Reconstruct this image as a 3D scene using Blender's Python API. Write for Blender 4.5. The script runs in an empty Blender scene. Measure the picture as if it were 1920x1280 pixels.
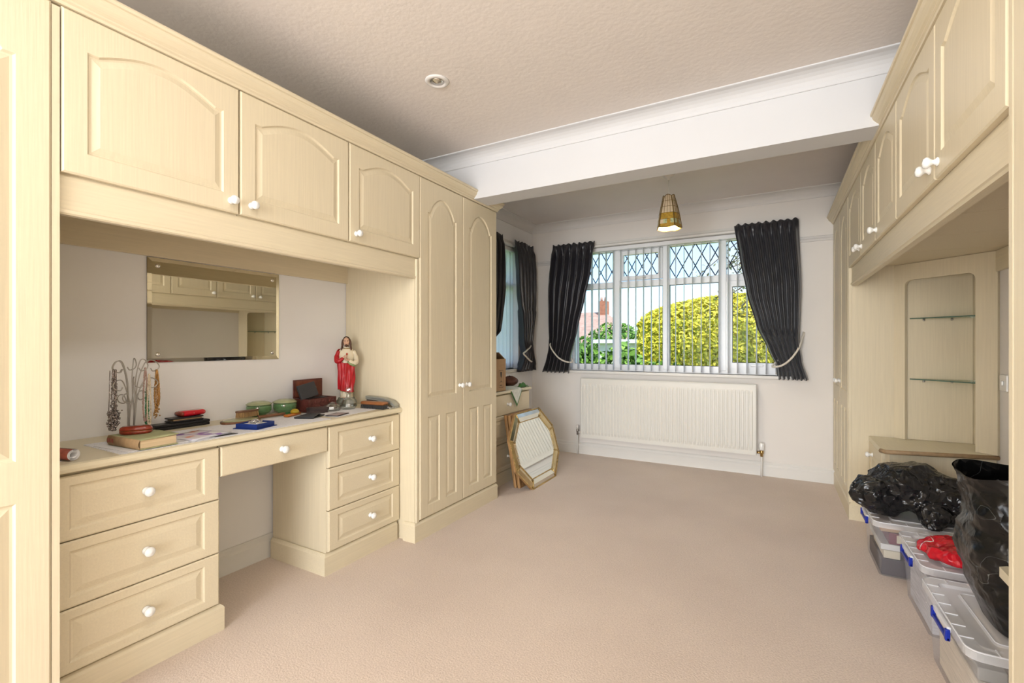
import bpy, bmesh, math, random
from mathutils import Matrix, Vector, noise
random.seed(7)
PI = math.pi
scene = bpy.context.scene
COL = scene.collection

# ---------------------------------------------------------------- camera
cam_d = bpy.data.cameras.new('camera')
cam_d.sensor_width = 36.0
cam_d.lens = 876.0 / 1920.0 * 36.0
cam_d.shift_y = 5.0 / 1920.0
cam_d.clip_start = 0.02
cam = bpy.data.objects.new('camera', cam_d)
COL.objects.link(cam)
cam.location = (0, 0, 1.15)
cam.rotation_euler = (PI / 2, 0, math.atan(490 / 876.0))
scene.camera = cam

# ---------------------------------------------------------------- world, sun, daylight
world = bpy.data.worlds.new('world')
scene.world = world
world.use_nodes = True
wn = world.node_tree
wn.nodes.clear()
w_out = wn.nodes.new('ShaderNodeOutputWorld')
w_bg = wn.nodes.new('ShaderNodeBackground')
w_sky = wn.nodes.new('ShaderNodeTexSky')
w_sky.sky_type = 'NISHITA'
w_sky.sun_disc = False
w_sky.sun_elevation = math.radians(48)
w_sky.sun_rotation = math.radians(120)
w_sky.air_density = 1.2
w_sky.dust_density = 0.6
w_tc = wn.nodes.new('ShaderNodeTexCoord')
w_map = wn.nodes.new('ShaderNodeMapping')
w_map.inputs['Scale'].default_value = (1.6, 1.6, 4.0)
w_noise = wn.nodes.new('ShaderNodeTexNoise')
w_noise.inputs['Scale'].default_value = 2.2
w_noise.inputs['Detail'].default_value = 8
w_ramp = wn.nodes.new('ShaderNodeValToRGB')
w_ramp.color_ramp.elements[0].position = 0.40
w_ramp.color_ramp.elements[1].position = 0.66
w_mix = wn.nodes.new('ShaderNodeMixRGB')
w_mix.inputs['Color2'].default_value = (2.7, 2.8, 2.9, 1)
w_tint = wn.nodes.new('ShaderNodeMixRGB'); w_tint.blend_type = 'MULTIPLY'; w_tint.inputs['Fac'].default_value = 1.0; w_tint.inputs['Color2'].default_value = (0.66, 0.84, 1.12, 1)
wn.links.new(w_tc.outputs['Generated'], w_map.inputs['Vector'])
wn.links.new(w_map.outputs['Vector'], w_noise.inputs['Vector'])
wn.links.new(w_noise.outputs['Fac'], w_ramp.inputs['Fac'])
wn.links.new(w_ramp.outputs['Color'], w_mix.inputs['Fac'])
wn.links.new(w_sky.outputs['Color'], w_tint.inputs['Color1'])
wn.links.new(w_tint.outputs['Color'], w_mix.inputs['Color1'])
wn.links.new(w_mix.outputs['Color'], w_bg.inputs['Color'])
w_bg.inputs['Strength'].default_value = 0.30
wn.links.new(w_bg.outputs['Background'], w_out.inputs['Surface'])

def sun_lamp():
    l = bpy.data.lights.new('sun', 'SUN')
    l.energy = 5.2
    l.angle = 0.012
    l.color = (1.0, 0.95, 0.86)
    o = bpy.data.objects.new('sun', l)
    COL.objects.link(o)
    o.rotation_euler = Vector((-0.52, 0.42, -0.85)).to_track_quat('-Z', 'Y').to_euler()
sun_lamp()

def window_light(name, loc, direction, sx, sz, power, color, portal=False):
    l = bpy.data.lights.new(name, 'AREA')
    l.shape = 'RECTANGLE'
    l.size = sx
    l.size_y = sz
    l.energy = power
    l.color = color
    if portal:
        l.cycles.is_portal = True
    o = bpy.data.objects.new(name, l)
    COL.objects.link(o)
    o.location = loc
    o.rotation_euler = Vector(direction).to_track_quat('-Z', 'Z').to_euler()
# added area fill light in a wide assumed window, unseen behind the camera
window_light('assumed_window_fill', (-0.65, -3.64, 1.22), (0, 1, 0), 3.0, 2.1, 205, (0.96, 0.98, 1.0))
window_light('portal_back', (-0.9, 4.86, 1.5), (0, -1, 0), 2.1, 1.35, 1, (1, 1, 1), True)
window_light('portal_left', (-2.56, 3.75, 1.5), (1, 0, 0), 1.2, 1.35, 1, (1, 1, 1), True)

scene.view_settings.view_transform = 'Standard'
scene.view_settings.look = 'None'
scene.view_settings.gamma = 1.0
scene.view_settings.use_curve_mapping = False
scene.view_settings.exposure = 0.32

# ---------------------------------------------------------------- materials
def new_mat(name):
    m = bpy.data.materials.new(name)
    m.use_nodes = True
    nt = m.node_tree
    b = nt.nodes['Principled BSDF']
    return m, nt, b

def mat(name, col, rough=0.5, metal=0.0, var=0.0, scale=(8, 8, 8), nscale=1.0, bump=0.0, bscale=None, spec=0.5,
        sheen=0.0, coat=0.0, trans=0.0, ior=1.45, detail=4.0):
    m, nt, b = new_mat(name)
    b.inputs['Base Color'].default_value = (*col, 1)
    b.inputs['Roughness'].default_value = rough
    b.inputs['Metallic'].default_value = metal
    b.inputs['Specular IOR Level'].default_value = spec
    b.inputs['IOR'].default_value = ior
    if sheen: b.inputs['Sheen Weight'].default_value = sheen
    if coat: b.inputs['Coat Weight'].default_value = coat
    if trans: b.inputs['Transmission Weight'].default_value = trans
    if var or bump:
        tc = nt.nodes.new('ShaderNodeTexCoord')
        mp = nt.nodes.new('ShaderNodeMapping')
        mp.inputs['Scale'].default_value = scale
        nt.links.new(tc.outputs['Object'], mp.inputs['Vector'])
        nz = nt.nodes.new('ShaderNodeTexNoise')
        nz.inputs['Scale'].default_value = nscale
        nz.inputs['Detail'].default_value = detail
        nt.links.new(mp.outputs['Vector'], nz.inputs['Vector'])
        if var:
            rp = nt.nodes.new('ShaderNodeValToRGB')
            rp.color_ramp.elements[0].position = 0.3
            rp.color_ramp.elements[1].position = 0.7
            rp.color_ramp.elements[0].color = (*[max(0, c * (1 - var)) for c in col], 1)
            rp.color_ramp.elements[1].color = (*[min(1, c * (1 + var)) for c in col], 1)
            nt.links.new(nz.outputs['Fac'], rp.inputs['Fac'])
            nt.links.new(rp.outputs['Color'], b.inputs['Base Color'])
        if bump:
            src = nz
            if bscale:
                src = nt.nodes.new('ShaderNodeTexNoise')
                src.inputs['Scale'].default_value = bscale
                src.inputs['Detail'].default_value = 3
                nt.links.new(tc.outputs['Object'], src.inputs['Vector'])
            bp = nt.nodes.new('ShaderNodeBump')
            bp.inputs['Strength'].default_value = bump
            bp.inputs['Distance'].default_value = 0.004
            nt.links.new(src.outputs['Fac'], bp.inputs['Height'])
            nt.links.new(bp.outputs['Normal'], b.inputs['Normal'])
    return m

def glass_mat(name, tint=(0.97, 0.99, 0.98), gloss=0.05, rough=0.0, fres=0.5):
    m = bpy.data.materials.new(name)
    m.use_nodes = True
    nt = m.node_tree
    nt.nodes.clear()
    o = nt.nodes.new('ShaderNodeOutputMaterial')
    t = nt.nodes.new('ShaderNodeBsdfTransparent')
    t.inputs['Color'].default_value = (*tint, 1)
    g = nt.nodes.new('ShaderNodeBsdfGlossy')
    g.inputs['Roughness'].default_value = rough
    lw = nt.nodes.new('ShaderNodeLayerWeight')
    lw.inputs['Blend'].default_value = 0.12
    mt = nt.nodes.new('ShaderNodeMath')
    mt.operation = 'MULTIPLY_ADD'
    mt.inputs[1].default_value = fres
    mt.inputs[2].default_value = gloss
    mx = nt.nodes.new('ShaderNodeMixShader')
    nt.links.new(lw.outputs['Fresnel'], mt.inputs[0])
    nt.links.new(mt.outputs[0], mx.inputs['Fac'])
    nt.links.new(t.outputs[0], mx.inputs[1])
    nt.links.new(g.outputs[0], mx.inputs[2])
    nt.links.new(mx.outputs[0], o.inputs['Surface'])
    return m

def clear_plastic(name, col, dens, rough=0.2):
    """milky see-through plastic: transparent + translucent + gloss"""
    m = bpy.data.materials.new(name)
    m.use_nodes = True
    nt = m.node_tree
    nt.nodes.clear()
    o = nt.nodes.new('ShaderNodeOutputMaterial')
    t = nt.nodes.new('ShaderNodeBsdfTransparent')
    t.inputs['Color'].default_value = (0.97, 0.97, 0.98, 1)
    p = nt.nodes.new('ShaderNodeBsdfPrincipled')
    p.inputs['Base Color'].default_value = (*col, 1)
    p.inputs['Roughness'].default_value = rough
    mx = nt.nodes.new('ShaderNodeMixShader')
    mx.inputs['Fac'].default_value = dens
    nt.links.new(t.outputs[0], mx.inputs[1])
    nt.links.new(p.outputs[0], mx.inputs[2])
    nt.links.new(mx.outputs[0], o.inputs['Surface'])
    return m

def leaf_mat(name, c1, c2, scale=3.0):
    m, nt, b = new_mat(name)
    gi = nt.nodes.new('ShaderNodeNewGeometry')
    rp = nt.nodes.new('ShaderNodeValToRGB')
    rp.color_ramp.elements[0].color = (*c1, 1)
    rp.color_ramp.elements[1].color = (*c2, 1)
    nt.links.new(gi.outputs['Random Per Island'], rp.inputs['Fac'])
    nt.links.new(rp.outputs['Color'], b.inputs['Base Color'])
    b.inputs['Roughness'].default_value = 0.6
    return m

M = {}
M['cream'] = mat('cream_foil', (0.70, 0.615, 0.445), 0.42, var=0.035, scale=(160, 160, 5), bump=0.10, spec=0.35)
M['cream_h'] = mat('cream_foil_horizontal', (0.70, 0.615, 0.445), 0.42, var=0.035, scale=(160, 6, 160), bump=0.10, spec=0.35)
M['cream_top'] = mat('cream_worktop', (0.70, 0.63, 0.46), 0.35, var=0.03, scale=(120, 6, 120), spec=0.45)
M['edge_brown'] = mat('worn_brown_edge', (0.36, 0.24, 0.13), 0.6, var=0.15, scale=(40, 40, 40))
M['porcelain'] = mat('white_porcelain', (0.86, 0.86, 0.84), 0.12, coat=0.4)
M['wall_cool'] = mat('cool_white_wall_paint', (0.85, 0.84, 0.84), 0.75, var=0.012, scale=(2, 2, 2), bump=0.05, bscale=60)
M['wall'] = mat('wall_paint', (0.80, 0.765, 0.725), 0.75, var=0.015, scale=(2, 2, 2), bump=0.05, bscale=60)
M['ceiling'] = mat('textured_ceiling', (0.78, 0.73, 0.695), 0.85, var=0.02, scale=(3, 3, 3), bump=0.35, bscale=38)
M['beam'] = mat('white_beam_paint', (0.66, 0.665, 0.68), 0.7, var=0.01, scale=(3, 3, 3))
M['trim'] = mat('white_trim', (0.76, 0.745, 0.71), 0.45)
M['cove'] = mat('coving_white', (0.72, 0.70, 0.68), 0.7)
M['upvc'] = mat('white_upvc', (0.82, 0.83, 0.84), 0.3)
M['lead'] = mat('lead_strip', (0.10, 0.12, 0.16), 0.4, metal=0.6)
M['glass'] = glass_mat('window_glass', gloss=0.002, fres=0.12)
M['glass_shelf'] = glass_mat('shelf_glass', (0.86, 0.94, 0.90), 0.10)
M['glass_edge'] = mat('glass_edge_green', (0.10, 0.19, 0.15), 0.15)
M['mirror'] = mat('mirror_silver', (0.78, 0.76, 0.66), 0.02, metal=1.0)
M['mirror_clear'] = mat('mirror_clear', (0.86, 0.88, 0.85), 0.03, metal=1.0)
M['chrome'] = mat('chrome', (0.75, 0.74, 0.72), 0.15, metal=1.0)
M['steel'] = mat('dull_steel_wire', (0.42, 0.40, 0.38), 0.35, metal=0.9)
M['brass'] = mat('brass', (0.55, 0.38, 0.16), 0.3, metal=1.0)
M['radiator'] = mat('radiator_enamel', (0.76, 0.745, 0.69), 0.35)
M['slat'] = mat('blind_fabric', (0.84, 0.85, 0.86), 0.8)
M['satin'] = mat('dark_satin', (0.020, 0.019, 0.024), 0.30, var=0.15, scale=(30, 30, 3), sheen=0.15, spec=0.6)
M['rope'] = mat('cream_rope', (0.74, 0.69, 0.60), 0.8)
M['black'] = mat('black_leather', (0.012, 0.012, 0.014), 0.4, bump=0.2, bscale=200)
M['grey_leather'] = mat('charcoal_leather', (0.035, 0.037, 0.042), 0.5, bump=0.2, bscale=200)
M['white_paper'] = mat('white_paper', (0.78, 0.78, 0.80), 0.8)
M['gold_frame'] = mat('antique_gold', (0.50, 0.36, 0.15), 0.35, metal=0.75, var=0.25, scale=(30, 30, 30))
M['silver_frame'] = mat('silvered_glass', (0.80, 0.78, 0.70), 0.10, metal=1.0)
M['gilt_silver'] = mat('gilded_silver_glass', (0.60, 0.48, 0.28), 0.16, metal=1.0, var=0.2, scale=(12, 12, 12))
M['brown_wood'] = mat('brown_wood', (0.17, 0.075, 0.035), 0.4, var=0.3, scale=(60, 8, 60))
M['tan_wood'] = mat('gilt_wood', (0.36, 0.20, 0.08), 0.45, var=0.3, scale=(60, 60, 6))
M['red_wood'] = mat('carved_redwood', (0.10, 0.026, 0.020), 0.4, var=0.3, scale=(30, 30, 30), bump=0.8, bscale=90)
M['cardboard'] = mat('cardboard', (0.42, 0.27, 0.15), 0.85, var=0.06, scale=(6, 6, 30))
M['ink'] = mat('black_ink', (0.03, 0.025, 0.02), 0.7)

# carpet: fine pile with soft, broad wear patches
def carpet():
    m, nt, b = new_mat('beige_carpet')
    tc = nt.nodes.new('ShaderNodeTexCoord')
    n1 = nt.nodes.new('ShaderNodeTexNoise'); n1.inputs['Scale'].default_value = 1.3; n1.inputs['Detail'].default_value = 5
    n2 = nt.nodes.new('ShaderNodeTexNoise'); n2.inputs['Scale'].default_value = 150; n2.inputs['Detail'].default_value = 3
    nt.links.new(tc.outputs['Object'], n1.inputs['Vector'])
    nt.links.new(tc.outputs['Object'], n2.inputs['Vector'])
    r1 = nt.nodes.new('ShaderNodeValToRGB')
    r1.color_ramp.elements[0].position = 0.35; r1.color_ramp.elements[1].position = 0.65
    r1.color_ramp.elements[0].color = (0.66, 0.54, 0.45, 1)
    r1.color_ramp.elements[1].color = (0.74, 0.615, 0.515, 1)
    r2 = nt.nodes.new('ShaderNodeValToRGB')
    r2.color_ramp.elements[0].position = 0.3; r2.color_ramp.elements[1].position = 0.75
    r2.color_ramp.elements[0].color = (0.80, 0.78, 0.76, 1)
    r2.color_ramp.elements[1].color = (1.0, 1.0, 1.0, 1)
    mx = nt.nodes.new('ShaderNodeMixRGB'); mx.blend_type = 'MULTIPLY'; mx.inputs['Fac'].default_value = 1
    nt.links.new(n1.outputs['Fac'], r1.inputs['Fac'])
    nt.links.new(n2.outputs['Fac'], r2.inputs['Fac'])
    nt.links.new(r1.outputs['Color'], mx.inputs['Color1'])
    nt.links.new(r2.outputs['Color'], mx.inputs['Color2'])
    nt.links.new(mx.outputs['Color'], b.inputs['Base Color'])
    b.inputs['Roughness'].default_value = 0.95
    b.inputs['Sheen Weight'].default_value = 0.25
    bp = nt.nodes.new('ShaderNodeBump'); bp.inputs['Strength'].default_value = 0.5; bp.inputs['Distance'].default_value = 0.004
    nt.links.new(n2.outputs['Fac'], bp.inputs['Height'])
    nt.links.new(bp.outputs['Normal'], b.inputs['Normal'])
    return m
M['carpet'] = carpet()

# ---------------------------------------------------------------- helpers
WORLD = {}

def place(o, parent, Mw):
    WORLD[o.name] = Mw
    if parent is not None:
        o.parent = parent
        o.matrix_local = WORLD[parent.name].inverted() @ Mw
    else:
        o.matrix_local = Mw

def TR(loc, rz=0.0):
    return Matrix.Translation(Vector(loc)) @ Matrix.Rotation(rz, 4, 'Z')

def tag(o, label=None, cat=None, group=None, kind=None):
    if label: o['label'] = label
    if cat: o['category'] = cat
    if group: o['group'] = group
    if kind: o['kind'] = kind
    return o

def thing(name, loc, label, cat, group=None, rz=0.0):
    o = bpy.data.objects.new(name, None)
    o.empty_display_size = 0.1
    COL.objects.link(o)
    place(o, None, TR(loc, rz))
    return tag(o, label, cat, group)

def put(name, mesh, material, parent=None, loc=(0, 0, 0), rz=0.0, Mw=None, smooth=False):
    """link mesh (in its own local coordinates) at a world placement"""
    o = bpy.data.objects.new(name, mesh)
    COL.objects.link(o)
    if material is not None and not mesh.materials:
        mesh.materials.append(material)
    if smooth and len(mesh.polygons):
        mesh.polygons.foreach_set('use_smooth', [True] * len(mesh.polygons))
    place(o, parent, Mw if Mw is not None else TR(loc, rz))
    return o

class MB:
    def __init__(self):
        self.v = []; self.f = []; self.mi = []
        self.T = None
        self.cur = 0
    def add(self, vs, fs):
        n = len(self.v)
        if self.T is not None:
            vs = [tuple(self.T @ Vector(p)) for p in vs]
        self.v += [tuple(p) for p in vs]
        self.f += [tuple(i + n for i in f) for f in fs]
        self.mi += [self.cur] * len(fs)
        return self
    def box(self, x0, x1, y0, y1, z0, z1, b=0.0):
        if b <= 0:
            vs = [(x0,y0,z0),(x1,y0,z0),(x1,y1,z0),(x0,y1,z0),(x0,y0,z1),(x1,y0,z1),(x1,y1,z1),(x0,y1,z1)]
            fs = [(0,3,2,1),(4,5,6,7),(0,1,5,4),(1,2,6,5),(2,3,7,6),(3,0,4,7)]
            return self.add(vs, fs)
        b = min(b, (x1-x0)/2.01, (y1-y0)/2.01, (z1-z0)/2.01)
        bm = bmesh.new()
        bmesh.ops.create_cube(bm, size=1)
        for v in bm.verts:
            v.co = ((x0+x1)/2 + v.co.x*(x1-x0), (y0+y1)/2 + v.co.y*(y1-y0), (z0+z1)/2 + v.co.z*(z1-z0))
        bmesh.ops.bevel(bm, geom=list(bm.edges), offset=b, segments=2, affect='EDGES', profile=0.5)
        bm.verts.index_update()
        vs = [v.co[:] for v in bm.verts]; fs = [[v.index for v in f.verts] for f in bm.faces]
        bm.free()
        return self.add(vs, fs)
    def prism(self, poly, z0, z1):
        """polygon in xy (counter-clockwise) extruded in z"""
        n = len(poly)
        vs = [(p[0], p[1], z0) for p in poly] + [(p[0], p[1], z1) for p in poly]
        fs = [tuple(range(n-1, -1, -1)), tuple(range(n, 2*n))]
        fs += [(i, (i+1) % n, n+(i+1) % n, n+i) for i in range(n)]
        return self.add(vs, fs)
    def lathe(self, prof, c=(0, 0, 0), seg=24, axis='z', sx=1.0, sy=1.0):
        vs = []; fs = []
        n = len(prof)
        for i in range(seg):
            a = 2*PI*i/seg
            for r, h in prof:
                x, y, z = r*math.cos(a)*sx, r*math.sin(a)*sy, h
                if axis == 'x': x, y, z = z, x, y
                elif axis == '-y': x, y, z = x, -z, y
                vs.append((c[0]+x, c[1]+y, c[2]+z))
        for i in range(seg):
            j = (i+1) % seg
            for k in range(n-1):
                fs.append((i*n+k, j*n+k, j*n+k+1, i*n+k+1))
        if prof[0][0] > 1e-6: fs.append(tuple(i*n for i in range(seg-1, -1, -1)))
        if prof[-1][0] > 1e-6: fs.append(tuple(i*n+n-1 for i in range(seg)))
        return self.add(vs, fs)
    def tube(self, pts, r, seg=6, closed=False):
        pts = [Vector(p) for p in pts]
        n = len(pts)
        rr = r if isinstance(r, (list, tuple)) else [r]*n
        vs = []; fs = []
        up = None
        for i in range(n):
            if closed: t = pts[(i+1) % n] - pts[i-1]
            else: t = pts[min(i+1, n-1)] - pts[max(i-1, 0)]
            if t.length < 1e-9: t = Vector((0, 0, 1))
            t.normalize()
            if up is None:
                up = Vector((0, 0, 1)) if abs(t.z) < 0.9 else Vector((1, 0, 0))
            s = t.cross(up)
            if s.length < 1e-6: s = t.orthogonal()
            s.normalize(); u = s.cross(t); u.normalize(); up = u
            for k in range(seg):
                a = 2*PI*k/seg
                vs.append(tuple(pts[i] + (s*math.cos(a) + u*math.sin(a))*rr[i]))
        m = n if closed else n-1
        for i in range(m):
            j = (i+1) % n
            for k in range(seg):
                l = (k+1) % seg
                fs.append((i*seg+k, i*seg+l, j*seg+l, j*seg+k))
        if not closed:
            fs.append(tuple(range(seg-1, -1, -1)))
            fs.append(tuple((n-1)*seg+k for k in range(seg)))
        return self.add(vs, fs)
    def ball(self, c, r, seg=8, rings=6, sc=(1, 1, 1)):
        prof = [(math.sin(PI*i/rings)*r, -math.cos(PI*i/rings)*r) for i in range(rings+1)]
        prof[0] = (0, -r); prof[-1] = (0, r)
        vs = []; fs = []
        n = rings+1
        for i in range(seg):
            a = 2*PI*i/seg
            for q, h in prof: vs.append((c[0]+q*math.cos(a)*sc[0], c[1]+q*math.sin(a)*sc[1], c[2]+h*sc[2]))
        for i in range(seg):
            j = (i+1) % seg
            for k in range(n-1):
                fs.append((i*n+k, j*n+k, j*n+k+1, i*n+k+1))
        return self.add(vs, fs)
    def grid(self, fn, nu, nv, flip=False):
        vs = [fn(i/nu, j/nv) for j in range(nv+1) for i in range(nu+1)]
        fs = []
        for j in range(nv):
            for i in range(nu):
                a = j*(nu+1)+i
                q = (a, a+1, a+nu+2, a+nu+1)
                fs.append(q[::-1] if flip else q)
        return self.add(vs, fs)
    def sweep(self, path, prof, closed=False):
        """path: xy points, profile: (outward offset to the right of travel, z); mitred corners"""
        n = len(path); P = [Vector((p[0], p[1])) for p in path]
        offs = []
        for i in range(n):
            d0 = (P[i] - P[i-1]) if (i > 0 or closed) else (P[1]-P[0])
            d1 = (P[(i+1) % n] - P[i]) if (i < n-1 or closed) else (P[i]-P[i-1])
            d0 = d0.normalized(); d1 = d1.normalized()
            n0 = Vector((d0.y, -d0.x)); n1 = Vector((d1.y, -d1.x))
            m = (n0+n1); m.normalize()
            offs.append(m / max(0.2, m.dot(n0)))
        k = len(prof); vs = []; fs = []
        for i in range(n):
            for (o, z) in prof:
                q = P[i] + offs[i]*o
                vs.append((q.x, q.y, z))
        for i in range(n if closed else n-1):
            j = (i+1) % n
            for a in range(k):
                b = (a+1) % k
                fs.append((i*k+a, i*k+b, j*k+b, j*k+a))
        if not closed:
            fs.append(tuple(range(k-1, -1, -1)))
            fs.append(tuple((n-1)*k+a for a in range(k)))
        return self.add(vs, fs)
    def mesh(self, name, smooth=False, mats=None):
        me = bpy.data.meshes.new(name)
        me.from_pydata(self.v, [], self.f)
        if mats:
            for m in mats: me.materials.append(m)
            me.polygons.foreach_set('material_index', self.mi)
        if smooth: me.polygons.foreach_set('use_smooth', [True]*len(me.polygons))
        bm = bmesh.new(); bm.from_mesh(me)
        bmesh.ops.recalc_face_normals(bm, faces=bm.faces)
        bm.to_mesh(me); bm.free()
        me.update()
        return me
    def build(self, name, material, parent=None, smooth=False, mats=None, org=None):
        """vertices given in world coordinates; origin = parent's origin or base centre"""
        if parent is not None: Mo = WORLD[parent.name]
        else:
            if org is None:
                xs = [p[0] for p in self.v]; ys = [p[1] for p in self.v]; zs = [p[2] for p in self.v]
                org = ((min(xs)+max(xs))/2, (min(ys)+max(ys))/2, min(zs))
            Mo = Matrix.Translation(Vector(org))
        inv = Mo.inverted()
        self.v = [tuple(inv @ Vector(p)) for p in self.v]
        me = self.mesh(name, smooth, mats)
        return put(name, me, material if not mats else None, parent, Mw=Mo)

def bez(p0, p1, p2, p3, n=12):
    out = []
    for i in range(n+1):
        t = i/n; s = 1-t
        out.append(tuple(s**3*a + 3*s*s*t*b + 3*s*t*t*c + t**3*d for a, b, c, d in zip(p0, p1, p2, p3)))
    return out

def cat(pts, n=6):
    """Catmull-Rom through points"""
    P = [Vector(p) for p in pts]
    P = [P[0]*2-P[1]] + P + [P[-1]*2-P[-2]]
    out = []
    for i in range(1, len(P)-2):
        for k in range(n):
            t = k/n
            a, b, c, d = P[i-1], P[i], P[i+1], P[i+2]
            out.append(tuple(0.5*((2*b)+(c-a)*t+(2*a-5*b+4*c-d)*t*t+(3*b-3*c+d-a)*t**3)))
    out.append(tuple(P[-2]))
    return out

def lerp_table(tab, x):
    if x <= tab[0][0]: return tab[0][1]
    for (a, p), (b, q) in zip(tab, tab[1:]):
        if x <= b:
            t = (x-a)/(b-a); t = t*t*(3-2*t)*0.35 + t*0.65
            return p + (q-p)*t
    return tab[-1][1]

# ---------------------------------------------------------------- dimensions
XL, XL2, XR_W = -2.395, -2.345, 1.05          # left wall, left wall beyond the wardrobe, right wall
YB, YN = 4.653, -3.6                          # window wall, wall behind the camera
ZC = 2.45
XW, XD = -1.80, -1.93                          # wardrobe door face, drawer face (left run)
XF = 0.43                                      # door face of the right run

# ---------------------------------------------------------------- room shell
def struct(o):
    o['kind'] = 'structure'
    return o
struct(MB().box(XL-0.3, XR_W+0.3, YN-0.3, YB+0.3, -0.12, 0.0).build('floor', M['carpet'], org=(0, 0, 0)))
struct(MB().box(XL-0.3, XR_W+0.3, YN-0.3, YB+0.3, ZC, ZC+0.12).build('ceiling', M['ceiling'], org=(0, 0, ZC)))
WB = dict(x0=-1.92, x1=0.105, z0=0.875, z1=2.15)
b = MB()
b.box(XL-0.3, WB['x0'], YB, YB+0.28, 0, ZC)
b.box(WB['x1'], XR_W+0.3, YB, YB+0.28, 0, ZC)
b.box(WB['x0'], WB['x1'], YB, YB+0.28, 0, WB['z0'])
b.box(WB['x0'], WB['x1'], YB, YB+0.28, WB['z1'], ZC)
struct(b.build('wall_back', M['wall'], org=(0, YB, 0)))
WL = dict(y0=3.2, y1=4.33, z0=0.895, z1=2.15)
b = MB()
b.box(XL-0.28, XL, YN, 2.9, 0, ZC)
b.box(XL2-0.33, XL2, 2.9, WL['y0'], 0, ZC)
b.box(XL2-0.33, XL2, WL['y1'], YB, 0, ZC)
b.box(XL2-0.33, XL2, WL['y0'], WL['y1'], 0, WL['z0'])
b.box(XL2-0.33, XL2, WL['y0'], WL['y1'], WL['z1'], ZC)
struct(b.build('wall_left', M['wall_cool'], org=(XL, 1.5, 0)))
struct(MB().box(XR_W, XR_W+0.28, YN, YB, 0, ZC).build('wall_right', M['wall'], org=(XR_W, 1.5, 0)))
b = MB()  # near wall, with an opening assumed for the added fill light
b.box(XL-0.3, -2.2, YN-0.28, YN, 0, ZC); b.box(0.9, XR_W+0.3, YN-0.28, YN, 0, ZC)
b.box(-2.2, 0.9, YN-0.28, YN, 0, 0.12); b.box(-2.2, 0.9, YN-0.28, YN, 2.32, ZC)
struct(b.build('wall_near', M['wall'], org=(0, YN, 0)))
b = MB()
for x0, x1 in ((-2.2, -2.14), (-0.68, -0.62), (0.84, 0.9)): b.box(x0, x1, YN-0.2, YN-0.14, 0.12, 2.32)
b.box(-2.2, 0.9, YN-0.2, YN-0.14, 0.12, 0.18); b.box(-2.2, 0.9, YN-0.2, YN-0.14, 2.26, 2.32)
struct(b.build('window_assumed', M['upvc']))  # frame of the assumed window, unseen, around the added fill light
# beam across the room
BY0, BY1, BZ = 2.668, 2.842, 2.144
struct(MB().box(XW, XF, BY0, BY1, BZ, 2.2065).box(XL, XR_W, BY0, BY1, 2.2065, ZC).build('trim_1', M['beam'], org=(0, BY0, BZ)))
# coving (profile: offset from wall, z)
def cove_prof(w, h):
    p = [(0, ZC), (0, ZC-h), (0.006, ZC-h)]
    for i in range(7):
        a = i/6*PI/2
        p.append((w-0.006 - (w-0.014)*math.cos(a), ZC-h+0.004 + (h-0.012)*math.sin(a)))
    p += [(w, ZC-0.006), (w, ZC)]
    return p
CV = cove_prof(0.095, 0.078)
c = MB(); c.sweep([(XR_W, BY0), (XL, BY0)][::-1], CV)
struct(c.build('trim_2', M['beam'], org=(0, BY0, ZC)))
c = MB(); c.sweep([(XL2, BY1), (XL2, YB), (XR_W, YB), (XR_W, BY1)], CV)
struct(c.build('trim_3', M['cove'], org=(0, YB, ZC)))
# picture rail on the window wall and short return
PRF = [(0, 2.010), (0.010, 2.012), (0.018, 2.028), (0.010, 2.036), (0.008, 2.046), (0.016, 2.052), (0, 2.056)]
c = MB(); c.sweep([(XL2, 2.9), (XL2, WL['y0']-0.05)], PRF); c.sweep([(XL2, WL['y1']+0.05), (XL2, YB), (WB['x0']-0.05, YB)], PRF); c.sweep([(WB['x1']+0.05, YB), (XR_W, YB)], PRF)
struct(c.build('trim_4', M['cove'], org=(0, YB, 2.0)))
# head board over each window opening
HB = [(0, 2.15), (0.03, 2.15), (0.034, 2.165), (0.028, 2.172), (0.014, 2.178), (0.010, 2.20), (0, 2.20)]
c = MB(); c.sweep([(WB['x0']-0.03, YB), (WB['x1']+0.03, YB)], HB)
struct(c.build('trim_5', M['trim'], org=(0, YB, 2.1)))
c = MB(); c.sweep([(XL2, WL['y0']-0.03), (XL2, WL['y1']+0.03)], HB)
struct(c.build('trim_6', M['trim'], org=(XL2, 4, 2.1)))
# skirting boards
SK = [(0, 0), (0.018, 0), (0.018, 0.085), (0.012, 0.098), (0.012, 0.112), (0.006, 0.122), (0, 0.122)]
c = MB(); c.sweep([(XL2, 3.79), (XL2, YB), (0.44, YB)], SK)
struct(c.build('baseboard_back', M['trim'], org=(0, YB, 0)))
c = MB(); c.sweep([(XL, 1.07), (XL, 1.59)], SK)
struct(c.build('baseboard_left', M['trim'], org=(XL, 1.3, 0)))
c = MB(); c.sweep([(XR_W, 3.4), (XR_W, 1.8)], SK)
struct(c.build('baseboard_right', M['trim'], org=(XR_W, 2.5, 0)))
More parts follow.
